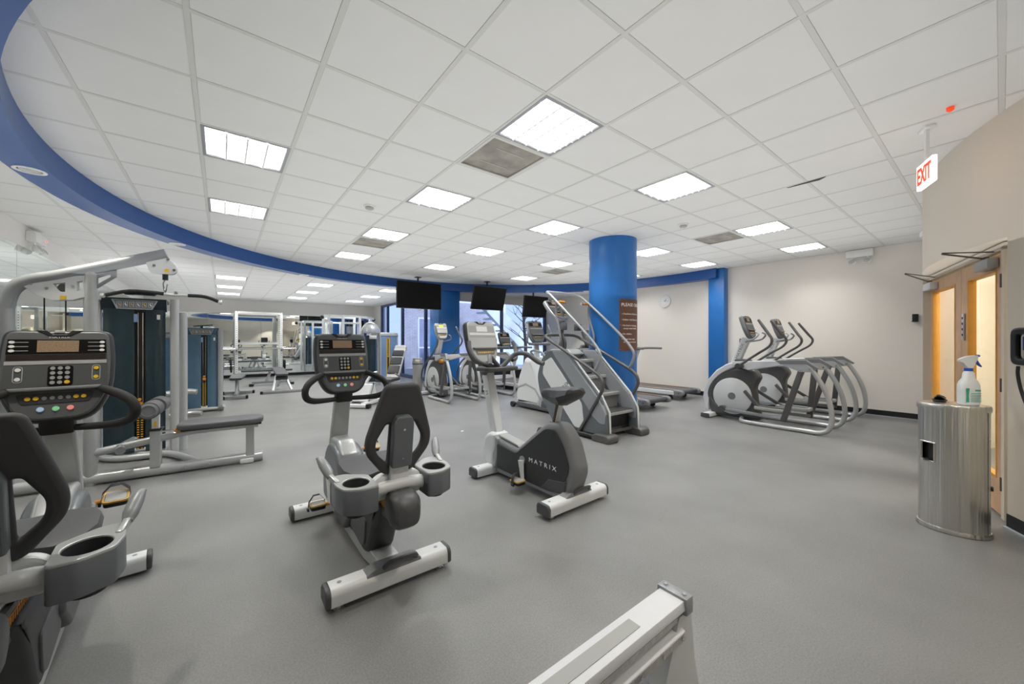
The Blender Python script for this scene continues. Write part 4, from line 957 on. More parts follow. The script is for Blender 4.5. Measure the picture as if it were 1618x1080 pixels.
# ---- stair machine
def stair_machine(label, loc, rz):
    t = thing('stair_climber', label, 'stair machine', loc, rz)
    side = rnd([(.0, .06, .02), (.02, .36, .1), (.14, .54, .05), (.76, 1.16, .06), (1.10, 1.17, .08), (1.26, 1.02, .06), (1.36, .76, .1), (1.30, .50, .1), (.98, .06, .02)], .05, 5)
    for s_ in (1, -1):
        sp_ = MB().plate(side, .075, .02, T(0, s_ * .335, 0) @ XZ, 3).obj('side_panel', 'slate', t)
        # silver band along the sloping edge
        bd = [(.03, .38), (.15, .55), (.76, 1.155), (1.02, 1.155), (.98, 1.10), (.38, .46), (.24, .30), (.12, .22), (.03, .22)]
        MB().plate(rnd(bd, .03), .082, .01, T(0, s_ * .335, 0) @ XZ).obj('edge_band', 'frame_grey', sp_)
        MB().plate(rnd([(1.19, .98, .03), (1.03, 1.06, .03), (.42, .44, .04), (.39, .20, .03), (.47, .10, .03), (.56, .11, .03), (1.22, .80, .04)], .03), .086, .006, T(0, s_ * .337, 0) @ XZ).obj('inlay_panel', 'silver_light', sp_)
        MB().text('MATRIX', .085, T(.80, s_ * .3825, .60) @ RY(42 if s_ > 0 else 42) @ (RZ(180) if s_ > 0 else I4) @ XZ, .0015, xs=1.2).obj('lettering', 'frame_dark', sp_)
        MB().plate([[(.0, .09), (.012, .37), (.13, .56), (.75, 1.17), (.745, 1.18), (.12, .575), (0, .38), (-.012, .09)]], .03, .003, T(0, s_ * .31, 0) @ XZ).obj('edge_trim', 'silver_light', sp_)
        ft = MB().plate(rnd([(-.09, .0), (.19, .0), (.19, .075), (.13, .105), (-.05, .105), (-.09, .07)], .03), .21, .015, T(0, s_ * .35, 0) @ XZ).obj('foot', 'frame_dark', t)
        MB().tube([(.1, s_ * .40, .045), (1.0, s_ * .40, .045)], .032, 12, 1).obj('base_tube', 'black', t)
        # lower handrail
        MB().tube([(1.20, 0, 1.395), (1.21, s_ * .2, 1.395), (1.19, s_ * .33, 1.38), (1.10, s_ * .37, 1.33), (.80, s_ * .38, 1.19), (.30, s_ * .385, .95), (.12, s_ * .385, .85), (.055, s_ * .385, .75), (.09, s_ * .385, .62), (.30, s_ * .39, .30), (.46, s_ * .395, .06)], .0225, 12, 5).obj('lower_handrail', 'frame_dark', t)
        # upper handrail
        MB().tube([(1.18, 0, 2.06), (1.19, s_ * .2, 2.06), (1.17, s_ * .33, 2.05), (1.05, s_ * .36, 1.98), (.75, s_ * .37, 1.74), (.35, s_ * .37, 1.40), (.17, s_ * .37, 1.22), (.11, s_ * .37, 1.11), (.15, s_ * .375, .98), (.20, s_ * .38, .91)], .02, 12, 5).obj('upper_handrail', 'frame_grey', t)
        MB().tube([(.93, s_ * .36, 1.88), (.94, s_ * .36, 1.7), (.86, s_ * .37, 1.45), (.84, s_ * .37, 1.32), (.88, s_ * .375, 1.23)], .016, 10, 4).obj('rail_strut', 'frame_grey', t)
        MB().tube([(.93, s_ * .35, 1.88), (.93, s_ * .28, 1.885), (.93, s_ * .20, 1.88)], [.014, .02, .022], 10, 3).obj('side_grip', 'orange', t)
        MB().cyl((.93, s_ * .20, 1.88), (.93, s_ * .175, 1.88), .023, 10).obj('grip_cap', 'chrome', t)
    # steps
    for k, (x, z) in enumerate(((.06, .33), (.30, .55), (.54, .775), (.78, 1.0))):
        wv = [(x + .30, -.295), (x + .30, .295)] + [(x + (.008 if i % 2 else 0), .295 - i * .59 / 16) for i in range(17)]
        st_ = MB().plate(wv, .045, .008, T(0, 0, z)).obj('step', 'label_grey', t)
        MB().box((x + .045 + (.05 if k == 0 else 0), 0, z - .125), (.02, .58, .22)).obj('riser', 'mid_grey' if k else 'black', st_, smooth=0)  # lowest riser coloured black for the dark gap under the first step
        gr = MB()
        for i in range(9): gr.box((x + .04 + i * .024, 0, z + .024), (.006, .56, .003))
        gr.obj('tread_ribs', 'mid_grey', st_, smooth=0)
    MB().box((.62, 0, .34), (1.1, .58, .03), M=RY(-0)).obj('lower_pan', 'black', t, smooth=0)
    MB().plate([(.12, .1), (.3, .3), (.95, .95), (1.2, 1.0), (1.28, .6), (1.0, .08)], .58, .01, XZ).obj('inner_housing', 'black', t)
    MB().bar((.06, -.3, .10), (.06, .3, .10), .02, .03).obj('cross_bar', 'frame_dark', t)
    MB().plate(rnd([(.96, 1.10), (1.10, 1.18), (1.28, 1.08), (1.36, .8), (1.3, .5), (1.2, .5), (1.2, .95)], .03), .60, .02, XZ, 3).obj('front_cover', 'silver', t)
    MB().tube([(1.22, 0, 1.08), (1.17, 0, 1.22), (1.19, 0, 1.40), (1.17, 0, 1.60), (1.20, 0, 1.85)], .034, 14, 4).obj('mast', 'frame_dark', t)
    MB().plate([(-.09, 0), (.09, 0), (.06, .26), (-.06, .26)], .09, .02, T(1.24, 0, 1.10) @ RY(-6) @ YZ, 3).obj('mast_foot', 'silver', t)
    MB().tube([(1.17, -.02, 1.06), (1.10, .0, 1.25), (1.16, .01, 1.42)], .02, 10, 4).obj('mast_brace', 'frame_dark', t)
    MB().box((1.17, .0, 1.535), (.10, .13, .12), bev=.012).obj('cup_box', 'slate', t)
    MB().box((1.12, -.30, 1.52), (.08, .10, .11), bev=.01).obj('accessory_box', 'frame_dark', t)
    console(t, (1.26, 0, 1.80), -42, 1, w=.95, body='silver')
    MB().bar((1.20, 0, 1.80), (1.36, 0, 1.78), .06, .05, bev=.01).obj('console_bracket', 'frame_dark', t)
    return t
stair_machine('tall grey stair climber with revolving steps and looping handrails before the blue column', (4.28, 3.08, 0), 90)

# ---- treadmill
def treadmill(label, loc, rz, arm_up=True):
    t = thing('treadmill', label, 'treadmill', loc, rz, 'treadmills facing the windows')
    MB().box((1.02, 0, .165), (1.72, .56, .03), bev=.006).obj('deck', 'black', t)
    belt = MB().plate(rnd([(.10, .165), (.10, .215), (1.82, .225), (1.82, .165)], .02), .50, .004, XZ).obj('running_belt', 'vinyl', t)
    for s_ in (1, -1):
        MB().plate(rnd([(.12, .12), (1.85, .10), (1.85, .20), (.12, .20)], .01), .09, .01, T(0, s_ * .36, 0) @ XZ).obj('side_rail', 'silver_light', t)
        MB().plate(rnd([(.10, .20), (1.86, .20), (1.86, .225), (.10, .225)], .008), .085, .006, T(0, s_ * .325, 0) @ XZ).obj('foot_rail', 'mid_grey', t)
        MB().bar((.2, s_ * .285, .228), (1.8, s_ * .285, .232), .008, .006).obj('edge_stripe', 'orange', t)
        e = MB().plate(rnd([(-.04, .115), (.16, .09), (.18, .225), (.0, .225), (-.04, .19)], .035), .105, .02, T(0, s_ * .355, 0) @ XZ, 3).obj('end_cap', 'mid_grey', t)
        MB().cyl((.05, s_ * .405, .16), (.05, s_ * .412, .16), .012, 10).obj('bolt', 'black', e)
        MB().cyl((.3, s_ * .3 - .02, .05), (.3, s_ * .3 + .02, .05), .05, 14).obj('rear_foot', 'rubber', t)
        MB().tube([(1.85, s_ * .40, .12), (1.80, s_ * .42, .5), (1.62, s_ * .42, .98), (1.55, s_ * .40, 1.1)], [.05, .045, .035, .03], 10, 4, ry=1.5).obj('upright', 'silver_light', t)
        MB().tube([(1.6, s_ * .39, 1.10), (1.3, s_ * .39, 1.12), (.92, s_ * .39, 1.115)], [.03, .028, .026], 10, 2, ry=.8).obj('handrail', 'mid_grey', t)
    MB().cyl((.04, -.30, .175), (.04, .30, .175), .048, 20).obj('rear_roller', 'dark_grey', t)
    MB().plate(rnd([(1.70, .06), (2.15, .06), (2.2, .16), (2.02, .30), (1.80, .30), (1.72, .22)], .05), .78, .03, XZ, 3).obj('motor_cover', 'silver', t)
    MB().box((1.62, 0, 1.10), (.22, .80, .08), bev=.03).obj('console_shelf', 'dark_grey', t)
    MB().plate(rnd([(1.72, 1.08), (1.66, 1.2), (1.70, 1.22), (1.78, 1.12)], .01), .5, .01, XZ).obj('console_neck', 'mid_grey', t)
    console(t, (1.62, 0, 1.33), -20, 1, w=1.0, body='dark_grey')
    MB().tube([(1.5, -.18, 1.18), (1.42, -.1, 1.20), (1.42, .1, 1.20), (1.5, .18, 1.18)], .016, 8, 4).obj('pulse_bar', 'frame_grey', t)
    return t
treadmill('treadmill beside the blue column with its end roller nearest the camera', (6.52, 3.95, 0), 90)
treadmill('treadmill next to the right wall under the clock', (8.22, 4.2, 0), 90)
treadmill('treadmill beyond the stair machine close to the right windows', (6.40, 7.0, 0), 90)

# ---- white stepper trainer behind the stair machine
def stepper(label, loc, rz):
    t = thing('stepper', label, 'stepper', loc, rz)
    MB().plate(rnd([(.42, .06, .05), (.30, .30, .08), (.42, .60, .1), (.62, .98, .04), (.86, .98, .04), (1.06, .60, .1), (1.14, .25, .1), (1.10, .06, .04)], .05, 5), .46, .09, XZ, 4).obj('housing', 'silver_light', t)
    MB().plate([(.36, .08), (.34, .20), (.50, .42), (.80, .50), (1.08, .40), (1.08, .36), (.80, .455), (.53, .385), (.40, .2), (.40, .08)], .475, .01, XZ).obj('housing_arc', 'silver', t)
    MB().plate(rnd([(.14, .03), (1.18, .03), (1.18, .08), (.14, .08)], .02), .50, .01, XZ).obj('base', 'dark_grey', t)
    for s_ in (1, -1):
        MB().cyl((1.12, s_ * .27, .055), (1.12, s_ * .32, .055), .055, 18).obj('wheel', 'rubber', t)
        MB().bar((.44, s_ * .13, .34), (.06, s_ * .15, .22 + .1 * s_), .05, .04, bev=.01).obj('pedal_arm', 'frame_dark', t)
        MB().box((.0, s_ * .15, .23 + .1 * s_), (.34, .16, .04), bev=.015).obj('pedal', 'rubber', t)
        MB().tube([(.72, s_ * .1, 1.02), (.66, s_ * .22, 1.10), (.42, s_ * .28, 1.12), (.22, s_ * .28, 1.05), (.20, s_ * .27, .88), (.32, s_ * .24, .80)], .02, 10, 4).obj('handrail', 'frame_grey', t)
        MB().tube([(.74, s_ * .16, 1.25), (.70, s_ * .27, 1.28), (.66, s_ * .29, 1.45), (.72, s_ * .27, 1.62)], .018, 8, 4).obj('side_handle', 'frame_grey', t)
        MB().tube([(.42, s_ * .2, .50), (.14, s_ * .23, .44), (-.02, s_ * .23, .06), (-.04, s_ * .23, .03)], .018, 8, 3).obj('rear_strut', 'silver_light', t)
        MB().box((-.05, s_ * .23, .025), (.14, .08, .05), bev=.015).obj('rear_foot', 'silver_light', t)
    MB().plate([(-.06, 0), (.06, 0), (.05, .34), (-.05, .34)], .07, .02, T(.74, 0, .96) @ RY(4) @ YZ, 3).obj('mast', 'silver_light', t)
    MB().box((.66, 0, 1.24), (.16, .44, .05), bev=.015).obj('tray', 'mid_grey', t)
    console(t, (.74, 0, 1.48), -20, 1, body='mid_grey')
    return t
stepper('white stepper with large rounded housing standing behind the stair machine', (4.86, 4.78, 0), 90)

# ---- lat pulldown / low row station (local +x: from the front post along the bench)
lt = thing('lat_pulldown', 'grey cable machine with long bench, roller pads and overhead pulldown bar', 'cable machine', (-.944, 5.03, 0), -4)
MB().tube([(0, 0, 0), (0, 0, 1.93)], .045, 16, 1).obj('front_post', 'silver', lt)
MB().tube([(-.49, 0, 0), (-.49, 0, 1.42), (-.485, 0, 1.60), (-.45, 0, 1.74), (-.36, 0, 1.82), (-.2, 0, 1.875), (0, 0, 1.955), (.27, 0, 2.06), (.515, 0, 2.155)], .052, 16, 5).obj('arched_boom', 'frame_grey', lt, 'grey arched tube carrying the overhead pulleys')
MB().plate([[(-.42, 1.80), (-.30, 1.835), (-.02, 1.895), (-.02, 1.70), (-.10, 1.665), (-.22, 1.655), (-.30, 1.69)], [(-.215, 1.80), (-.145, 1.815), (-.145, 1.735), (-.175, 1.735)], [(-.075, 1.83), (-.04, 1.84), (-.04, 1.76), (-.075, 1.745)]], .07, .004, XZ).obj('pulley_housing', 'silver_light', lt)
MB().lathe([(.035, -.02), (.035, .02)], n=20, M=T(-.16, 0, 1.77) @ RX(90)).obj('pulley', 'frame_dark', lt)
pw = MB()
for x, z in ((-.34, 1.79), (-.10, 1.79), (-.25, 1.76)): pw.cyl((x, -.038, z), (x, -.034, z), .011, 10)
pw.obj('bolt', 'chrome', lt)
MB().box((-.155, -.037, 1.685), (.035, .004, .03)).obj('warning_label', 'yellow', lt, smooth=0)
MB().plate([[(.02, 1.90), (.17, 1.965), (.17, 1.90), (.02, 1.76)], [(.05, 1.88), (.05, 1.825), (.13, 1.895), (.13, 1.92)]], .02, .003, XZ).obj('gusset', 'frame_grey', lt)
MB().plate(rnd([(.36, 2.085), (.50, 2.14), (.585, 2.06), (.60, 2.0), (.57, 1.955), (.40, 1.955)], .03), .06, .006, XZ).obj('end_pulley_housing', 'silver_light', lt)
MB().box((.52, -.032, 1.99), (.03, .004, .03)).obj('warning_label', 'yellow', lt, smooth=0)
eb = MB()
for x, z in ((.43, 2.03), (.53, 2.10), (.575, 2.0)): eb.cyl((x, -.04, z), (x, .04, z), .012, 10)
eb.obj('bolt', 'chrome', lt)
MB().cyl((.505, 0, 1.965), (.505, 0, 1.90), .022, 12).obj('cable_stop', 'black', lt)
MB().tube([(.505, 0, 1.91), (.49, 0, 1.86), (.505, 0, 1.78), (.52, 0, 1.86)], .006, 6, 3).obj('carabiner', 'chrome', lt)
cbm = MB()
for x in (-.275, -.15, -.04): cbm.cyl((x, 0, 1.76), (x, 0, .25), .005, 6)
cbm.cyl((.17, 0, 2.005), (.42, 0, 2.06), .004, 6); cbm.obj('cable', 'cord', lt)
# base beams, seat support, bench
MB().tube([(-.52, 0, .055), (.6, 0, .055), (1.30, 0, .055)], .052, 14, 1).obj('floor_beam', 'silver', lt)
MB().tube([(.02, 0, .285), (.62, 0, .385), (.75, 0, .40), (1.26, 0, .405)], .035, 12, 3).obj('sloping_beam', 'silver', lt)
MB().plate(rnd([(.40, .09), (.475, .09), (.475, .44), (.40, .44)], .004), .10, .006, XZ).obj('seat_upright', 'silver', lt)
MB().plate(rnd([(.41, .44), (.465, .44), (.465, .60), (.41, .60)], .004), .05, .004, XZ).obj('roller_stem', 'silver_light', lt)
MB().box((.437, -.027, .505), (.02, .004, .05)).obj('scale', 'yellow', lt, smooth=0)
MB().box((.44, 0, .455), (.1, .13, .012), bev=.004).obj('stem_collar', 'black', lt)
MB().cyl((.47, -.04, .43), (.60, -.04, .43), .01, 8).obj('pin_rod', 'chrome', lt); MB().cyl((.58, -.04, .43), (.625, -.04, .43), .022, 12).obj('pin_knob', 'orange', lt)
MB().plate([(1.15, .08), (1.225, .08), (1.225, .41), (1.15, .41)], .09, .006, XZ).obj('bench_leg', 'silver', lt)
MB().box((1.16, 0, .03), (.12, .13, .05), bev=.01).obj('floor_foot', 'silver_light', lt)
for x in (.66, .85):
    MB().cyl((x, -.05, .06), (x, -.058, .06), .012, 10).obj('bolt', 'chrome', lt)
bp_ = [(.60, -.13), (.70, -.155), (1.2, -.155), (1.30, -.11), (1.31, 0), (1.30, .11), (1.2, .155), (.70, .155), (.60, .13)]
MB().plate(rnd(bp_, .04), .06, .02, T(0, 0, .462), 3).obj('bench_pad', 'vinyl', lt)
MB().box((.96, 0, .425), (.66, .2, .02), bev=.004).obj('bench_board', 'black', lt)
for s_ in (1, -1):
    MB().cyl((.43, s_ * .05, .665), (.43, s_ * .25, .665), .078, 24).obj('roller_pad', 'foam_grey', lt)
    MB().lathe([(.07, 0), (.05, .012), (.045, .004)], n=20, M=T(.43, s_ * .25, .665) @ RX(-90 * s_)).obj('roller_cap', 'mid_grey', lt)
    MB().cyl((.20, s_ * .04, .315), (.24, s_ * .22, .325), .035, 14).obj('foot_peg', 'mid_grey', lt)
MB().cyl((.43, -.1, .665), (.43, .1, .665), .03, 12).obj('roller_axle', 'frame_grey', lt)
# pulldown bar hanging from the boom: its own thing
bar = thing('pulldown_bar', 'long bent pulldown bar with black grips hanging from the overhead pulley', 'bar', (-.43, 4.99, 1.76), -4)
BP = [(-.44, 0, -.04), (-.38, 0, -.02), (-.26, 0, .015), (-.1, 0, .012), (.02, 0, 0), (.14, 0, .0), (.26, 0, .0), (.33, 0, -.015), (.42, 0, -.055)]
MB().tube(BP, .0125, 10, 3).obj('shaft', 'silver_light', bar)
MB().tube([(-.42, 0, -.035), (-.38, 0, -.02), (-.26, 0, .015), (-.1, 0, .012), (-.02, 0, .005)], .017, 10, 3).obj('grip', 'rubber', bar)
MB().tube([(.16, 0, .0), (.26, 0, .0), (.33, 0, -.015), (.40, 0, -.047)], .017, 10, 3).obj('grip', 'rubber', bar)
for x, z in ((-.44, -.04), (.42, -.055)): MB().lathe([(.02, -.012), (.022, 0), (.02, .012)], n=12, M=T(x, 0, z) @ RY(90)).obj('end_cap', 'silver_light', bar)
MB().box((.07, 0, .02), (.03, .02, .03), bev=.004).obj('hanger_eye', 'chrome', bar)

# ---- weight towers with tinted shrouds; front faces local -y
def tower(label, loc, w, h, col, pin_z, posts, handle=True, back=.32):
    t = thing('weight_tower', label, 'weight machine', loc, 0, 'shrouded weight towers')
    hw = w / 2; xs = .04        # stack slot a little right of the middle
    for x0, x1 in ((-hw, xs - .045), (xs + .045, hw)):
        s_ = 1 if x0 > 0 else -1
        ring0 = []
        prof = [(x0, .02), ((x0 + x1) / 2, -.02), (x1, 0)] if s_ < 0 else [(x0, 0), ((x0 + x1) / 2, -.02), (x1, .02)]
        pts = prof + [(x1, .035), (x0, .035)]
        MB().loft([[(x, y, .06) for x, y in pts], [(x, y, h - .12) for x, y in pts]]).obj('shroud_panel', col, t, smooth=50)
    MB().plate(rnd([(-hw - .01, .03), (hw + .01, .03), (hw + .01, back), (-hw - .01, back)], .03), .04, .01, T(0, 0, h - .02)).obj('top_cap', 'black', t)
    MB().loft([[(-hw - .01, .03, h - .14), (hw + .01, .03, h - .14), (hw + .01, .08, h - .14), (-hw - .01, .08, h - .14)], [(-hw - .01, .0, h), (hw + .01, .0, h), (hw + .01, .08, h), (-hw - .01, .08, h)]]).obj('header', col, t)
    pl = MB().plate(rnd([(-hw * .72, .05), (hw * .72, .05), (hw * .55, -.05), (-hw * .55, -.05)], .015), .012, .003, T(0, .002, h - .07) @ RX(-13) @ XZ).obj('instruction_plate', 'slate', t)
    MB().plate([[(-hw * .75, .056), (hw * .75, .056), (hw * .57, -.056), (-hw * .57, -.056)], [(-hw * .70, .046), (-hw * .53, -.046), (hw * .53, -.046), (hw * .70, .046)]], .016, .002, T(0, .0, h - .07) @ RX(-13) @ XZ).obj('plate_frame', 'frame_grey', pl)
    for k in range(6):
        x = -hw * .5 + k * hw * .2
        MB().plate([[(x - .018, .03), (x + .018, .03), (x + .018, -.03), (x - .018, -.03)], [(x - .014, .026), (x - .014, -.026), (x + .014, -.026), (x + .014, .026)]], .004, .0005, T(0, -.006, h - .07) @ RX(-13) @ XZ).obj('pictogram', 'label_grey', pl)
        pg = MB(); Mx = T(0, -.0085, h - .07) @ RX(-13) @ XZ
        pg.lathe([(.004, 0), (.004, .001)], n=8, M=Mx @ T(x, .014, 0)); pg.bar((x - .004, .008, 0), (x + .004, -.012, 0), .006, .001, M=Mx); pg.bar((x + .004, -.004, 0), (x + .012, -.016, 0), .005, .001, M=Mx)
        pg.obj('pictogram', 'yellow' if k % 2 == 0 else 'ink_white', pl)
    MB().box((hw * .74, -.012, h - .205), (.045, .004, .055)).obj('serial_label', 'ink_white', t, smooth=0)
    MB().box((xs, .05, h / 2), (.10, .03, h - .2)).obj('stack_slot', 'black', t, smooth=0)
    for x in (xs - .02, xs + .02): MB().cyl((x, .03, .3), (x, .03, h - .16), .006, 8).obj('guide_rod', 'chrome', t)
    MB().box((xs - .035, -.0, h - .22), (.03, .01, .09), bev=.003).obj('handle_tag', 'shroud_lilac', t)
    n = int((pin_z - .14) / .026)
    for k in range(n):
        MB().box((xs, .02, .10 + k * .026), (.062, .03, .022)).obj('weight_plate', 'black', t, smooth=0)
    nm = MB()
    for k in range(n):
        nm.box((xs - .016, .0035, .10 + k * .026), (.018, .003, .009)); nm.box((xs + .016, .0035, .10 + k * .026), (.018, .003, .009))
    nm.obj('weight_numbers', 'yellow', t, smooth=0)
    MB().box((xs, -.012, pin_z), (.05, .05, .045), bev=.012).obj('selector_pin', 'orange', t); MB().lathe([(.018, 0), (.016, .03)], n=12, M=T(xs, -.03, pin_z + .05) @ RX(90)).obj('add_knob', 'orange', t)
    for x, z1, y in posts: MB().tube([(x, y, 0), (x, y, z1)], [.04, .04], 16, 1).obj('frame_post', 'silver', t)
    MB().box((0, back / 2 + .02, .04), (w, back, .06), bev=.01).obj('base_frame', 'silver', t)
    return t
t1 = tower('tall dark shrouded weight tower right behind the pulldown machine', (-.77, 5.9, 0), .50, 1.78, 'shroud', .60, [(.335, 1.78, -.06), (.40, 1.64, .10), (-.30, 1.75, .06)])
MB().tube([(.04, -.07, .04), (.30, -.20, .04), (.55, -.72, .04), (.60, -.84, .04), (.55, -.88, .04), (.4, -.9, .04)], .035, 12, 4).obj('floor_tube', 'silver', t1)
MB().tube([(-.30, .1, .04), (-.1, -.12, .04), (.2, -.16, .04)], .035, 12, 4).obj('floor_tube', 'silver', t1)
MB().loft([[(-.1, .1, 1.83), (.14, .1, 1.83), (.14, .2, 1.83), (-.1, .2, 1.83)], [(-.12, .08, 1.86), (.18, .08, 1.87), (.18, .22, 1.87), (-.12, .22, 1.86)]]).obj('top_arm', 'shroud', t1)
t2 = tower('shorter blue-tinted weight tower standing beyond the tall dark one', (-.30, 8.97, 0), .48, 1.54, 'shroud_blue', .60, [(.275, 1.5, .0)])
MB().tube([(.25, -.02, .04), (.1, -.05, .05), (-.3, -.1, .05)], .03, 10, 3).obj('floor_tube', 'silver', t2)
MB().tube([(.28, -.02, .02), (.29, -.1, .07), (.33, -.16, .10)], [.05, .045, .03], 10, 3).obj('foot', 'silver', t2)
MB().tube([(-.45, -.35, .40), (-.2, -.30, .42), (-.05, -.32, .40)], .05, 12, 4).obj('padded_arm', 'silver', t2)
MB().tube([(-.4, -.5, .05), (-.12, -.45, .06), (.02, -.5, .05)], .035, 10, 3).obj('floor_foot', 'silver', t2)
mb = MB(); mb.bar((-.12, .1, 1.57), (.16, .14, 1.60), .05, .02); mb.bar((-.0, .12, 1.54), (.0, .12, 1.58), .04, .04); mb.obj('top_handle', 'shroud', t2)
t3 = tower('third low weight tower at the left standing close to the mirror', (-.95, 12.3, 0), .45, 1.5, 'shroud_blue', .5, [(.26, 1.45, .0)])

# ---- squat rack with barbell, plates
rk = thing('squat_rack', 'white squat rack standing before the mirror with a bar across it', 'rack', (.99, 15.35, 0))
for s_ in (-1, 1):
    for y in (-.28, .35):
        p = MB().box((s_ * .62, y, 1.13), (.075, .075, 2.22), bev=.006).obj('upright_post', 'white_paint', rk)
        hp = MB()
        for k in range(26): hp.cyl((s_ * .62, y - .0385, .3 + k * .07), (s_ * .62, y - .037, .3 + k * .07), .012, 8)
        hp.obj('hole_row', 'ink_dark', p)
    MB().box((s_ * .62, .035, .04), (.08, .9, .07), bev=.006).obj('floor_runner', 'white_paint', rk)
    MB().box((s_ * .62, .035, 2.22), (.07, .7, .07), bev=.006).obj('top_runner', 'white_paint', rk)
    MB().bar((s_ * .62, -.33, .98), (s_ * .62, -.42, .98), .05, .04).obj('bar_hook', 'frame_dark', rk)
    MB().cyl((s_ * .66, .35, .45), (s_ * .92, .35, .45), .025, 12).obj('plate_peg', 'chrome', rk)
for y, z, m_ in ((-.28, 2.22, 'white_paint'), (.35, 2.22, 'white_paint'), (.35, .25, 'white_paint'), (.35, 1.2, 'white_paint')): MB().box((0, y, z), (1.24, .07, .07), bev=.006).obj('cross_beam', m_, rk)
bb = thing('barbell', 'steel barbell resting across the hooks of the squat rack', 'barbell', (.99, 14.98, 1.03))
MB().cyl((-.66, 0, 0), (.66, 0, 0), .0145, 12).obj('shaft', 'frame_grey', bb)
for s_ in (-1, 1): MB().cyl((s_ * .68, 0, 0), (s_ * 1.08, 0, 0), .025, 14).obj('sleeve', 'chrome', bb); MB().cyl((s_ * .655, 0, 0), (s_ * .68, 0, 0), .036, 14).obj('collar', 'chrome', bb)
def plate(lab, loc, r=.2, w=.05):
    t = thing('weight_plate', lab, 'weight plate', loc, 0, 'black weight plates on the squat rack pegs')
    MB().lathe([(.026, -w / 2), (r * .9, -w / 2), (r, -w * .3), (r, w * .3), (r * .9, w / 2), (.026, w / 2)], n=32, M=RY(90)).obj('disc', 'rubber', t)
    MB().lathe([(.05, -w / 2 - .004), (.05, w / 2 + .004)], n=20, M=RY(90)).obj('hub', 'frame_grey', t)
plate('black weight plate on the left peg of the squat rack', (.99 - .75, 15.70, .45), .22)
plate('black weight plate on the right peg of the squat rack, inner one', (.99 + .72, 15.70, .45), .22)
plate('black weight plate on the right peg of the squat rack, outer one', (.99 + .79, 15.70, .45), .17)

# ---- benches
def bench(label, loc, rz, incl=0, h=.45):
    t = thing('weight_bench', label, 'bench', loc, rz, 'adjustable benches in the weights area')
    MB().box((0, 0, .045), (.10, .6, .06), M=T(-.5, 0, 0), bev=.01).obj('rear_foot', 'frame_grey', t)
    MB().box((.5, 0, .045), (.10, .42, .06), bev=.01).obj('front_foot', 'frame_grey', t)
    for x, w in ((-.5, .3), (.5, .21)):
        for s_ in (-1, 1): MB().box((x, s_ * w, .04), (.11, .05, .075), bev=.01).obj('foot_cap', 'black', t)
    MB().bar((-.5, 0, .08), (.5, 0, .08), .06, .06, bev=.006).obj('spine', 'frame_grey', t)
    MB().bar((-.15, 0, .08), (-.05, 0, h - .05), .06, .08, bev=.006, up=(1, 0, 0)).obj('post', 'silver', t)
    MB().bar((.3, 0, .1), (.15, 0, h - .05), .05, .05, bev=.006, up=(1, 0, 0)).obj('front_strut', 'silver', t)
    MB().plate(rnd([(-.75, -.14), (.12, -.14), (.12, .14), (-.75, .14)], .05), .055, .02, T(0, 0, h) @ RY(incl), 3).obj('back_pad', 'pad_dark', t)
    MB().plate(rnd([(.15, -.14), (.52, -.11), (.52, .11), (.15, .14)], .05), .055, .02, T(0, 0, h), 3).obj('seat_pad', 'pad_dark', t)
    return t
bench('dark padded flat bench seen end-on near the blue weight tower', (.28, 10.9, 0), -95)
bench('small bench standing in front of the squat rack', (1.18, 13.2, 0), -5, 0, .43)
ab = thing('decline_bench', 'white framed bench with wide foot bar right of the flat bench', 'bench', (1.2, 11.3, 0), 90)
MB().bar((-.35, -.42, .035), (-.35, .42, .035), .06, .06, bev=.006).obj('foot_bar', 'frame_grey', ab)
for s_ in (-1, 1):
    MB().box((-.35, s_ * .44, .035), (.07, .06, .07), bev=.01).obj('foot_cap', 'black', ab)
    MB().bar((-.33, s_ * .2, .06), (.05, s_ * .09, .42), .05, .05, bev=.006).obj('leg', 'silver_light', ab)
MB().bar((.65, 0, .08), (.1, 0, .40), .06, .06, bev=.006).obj('rear_leg', 'silver_light', ab)
MB().plate(rnd([(-.3, -.14), (.75, -.14), (.75, .14), (-.3, .14)], .05), .055, .02, T(0, 0, .48) @ RY(-6), 3).obj('pad', 'pad_dark', ab)
MB().cyl((-.15, -.13, .36), (-.15, .13, .36), .05, 14).obj('roller_pad', 'foam', ab)

# ---- dumbbell rack near the mirror
dr = thing('dumbbell_rack', 'tiered dumbbell rack along the back mirror', 'rack', (-.9, 15.85, 0))
for s_ in (-1, 1): MB().bar((s_ * .9, -.25, 0), (s_ * .9, .15, 1.1), .06, .08, bev=.006, up=(1, 0, 0)).obj('side_frame', 'frame_grey', dr)
for k, (y, z) in enumerate(((-.2, .28), (-.08, .65), (.05, 1.0))):
    MB().bar((-.95, y - .08, z), (.95, y - .08, z), .03, .05).obj('tier_rail', 'frame_grey', dr); MB().bar((-.95, y + .08, z), (.95, y + .08, z), .03, .05).obj('tier_rail', 'frame_grey', dr)
dbh = MB().lathe([(.02, -.05), (.062, -.045), (.066, 0), (.062, .045), (.02, .05)], n=12, M=RX(90)).mesh('head'); dbh.materials.append(MATS['rubber'])
dbg = MB().cyl((0, -.07, 0), (0, .07, 0), .016, 8).mesh('grip'); dbg.materials.append(MATS['chrome'])
tn = ('lower', 'middle', 'upper')
for k, (y, z) in enumerate(((-.2, .28), (-.08, .65), (.05, 1.0))):
    for i in range(9):
        d = thing('dumbbell', '%s black dumbbell from the left on the %s tier of the dumbbell rack' % (('first', 'second', 'third', 'fourth', 'fifth', 'sixth', 'seventh', 'eighth', 'ninth')[i], tn[k]), 'dumbbell', (-.9 - .78 + i * .195, 15.85 + y, z + .095), 0, 'dumbbells on the %s tier' % tn[k])
        share(dbg, 'grip', d, I4); share(dbh, 'head', d, T(0, -.1, 0)); share(dbh, 'head', d, T(0, .1, 0))

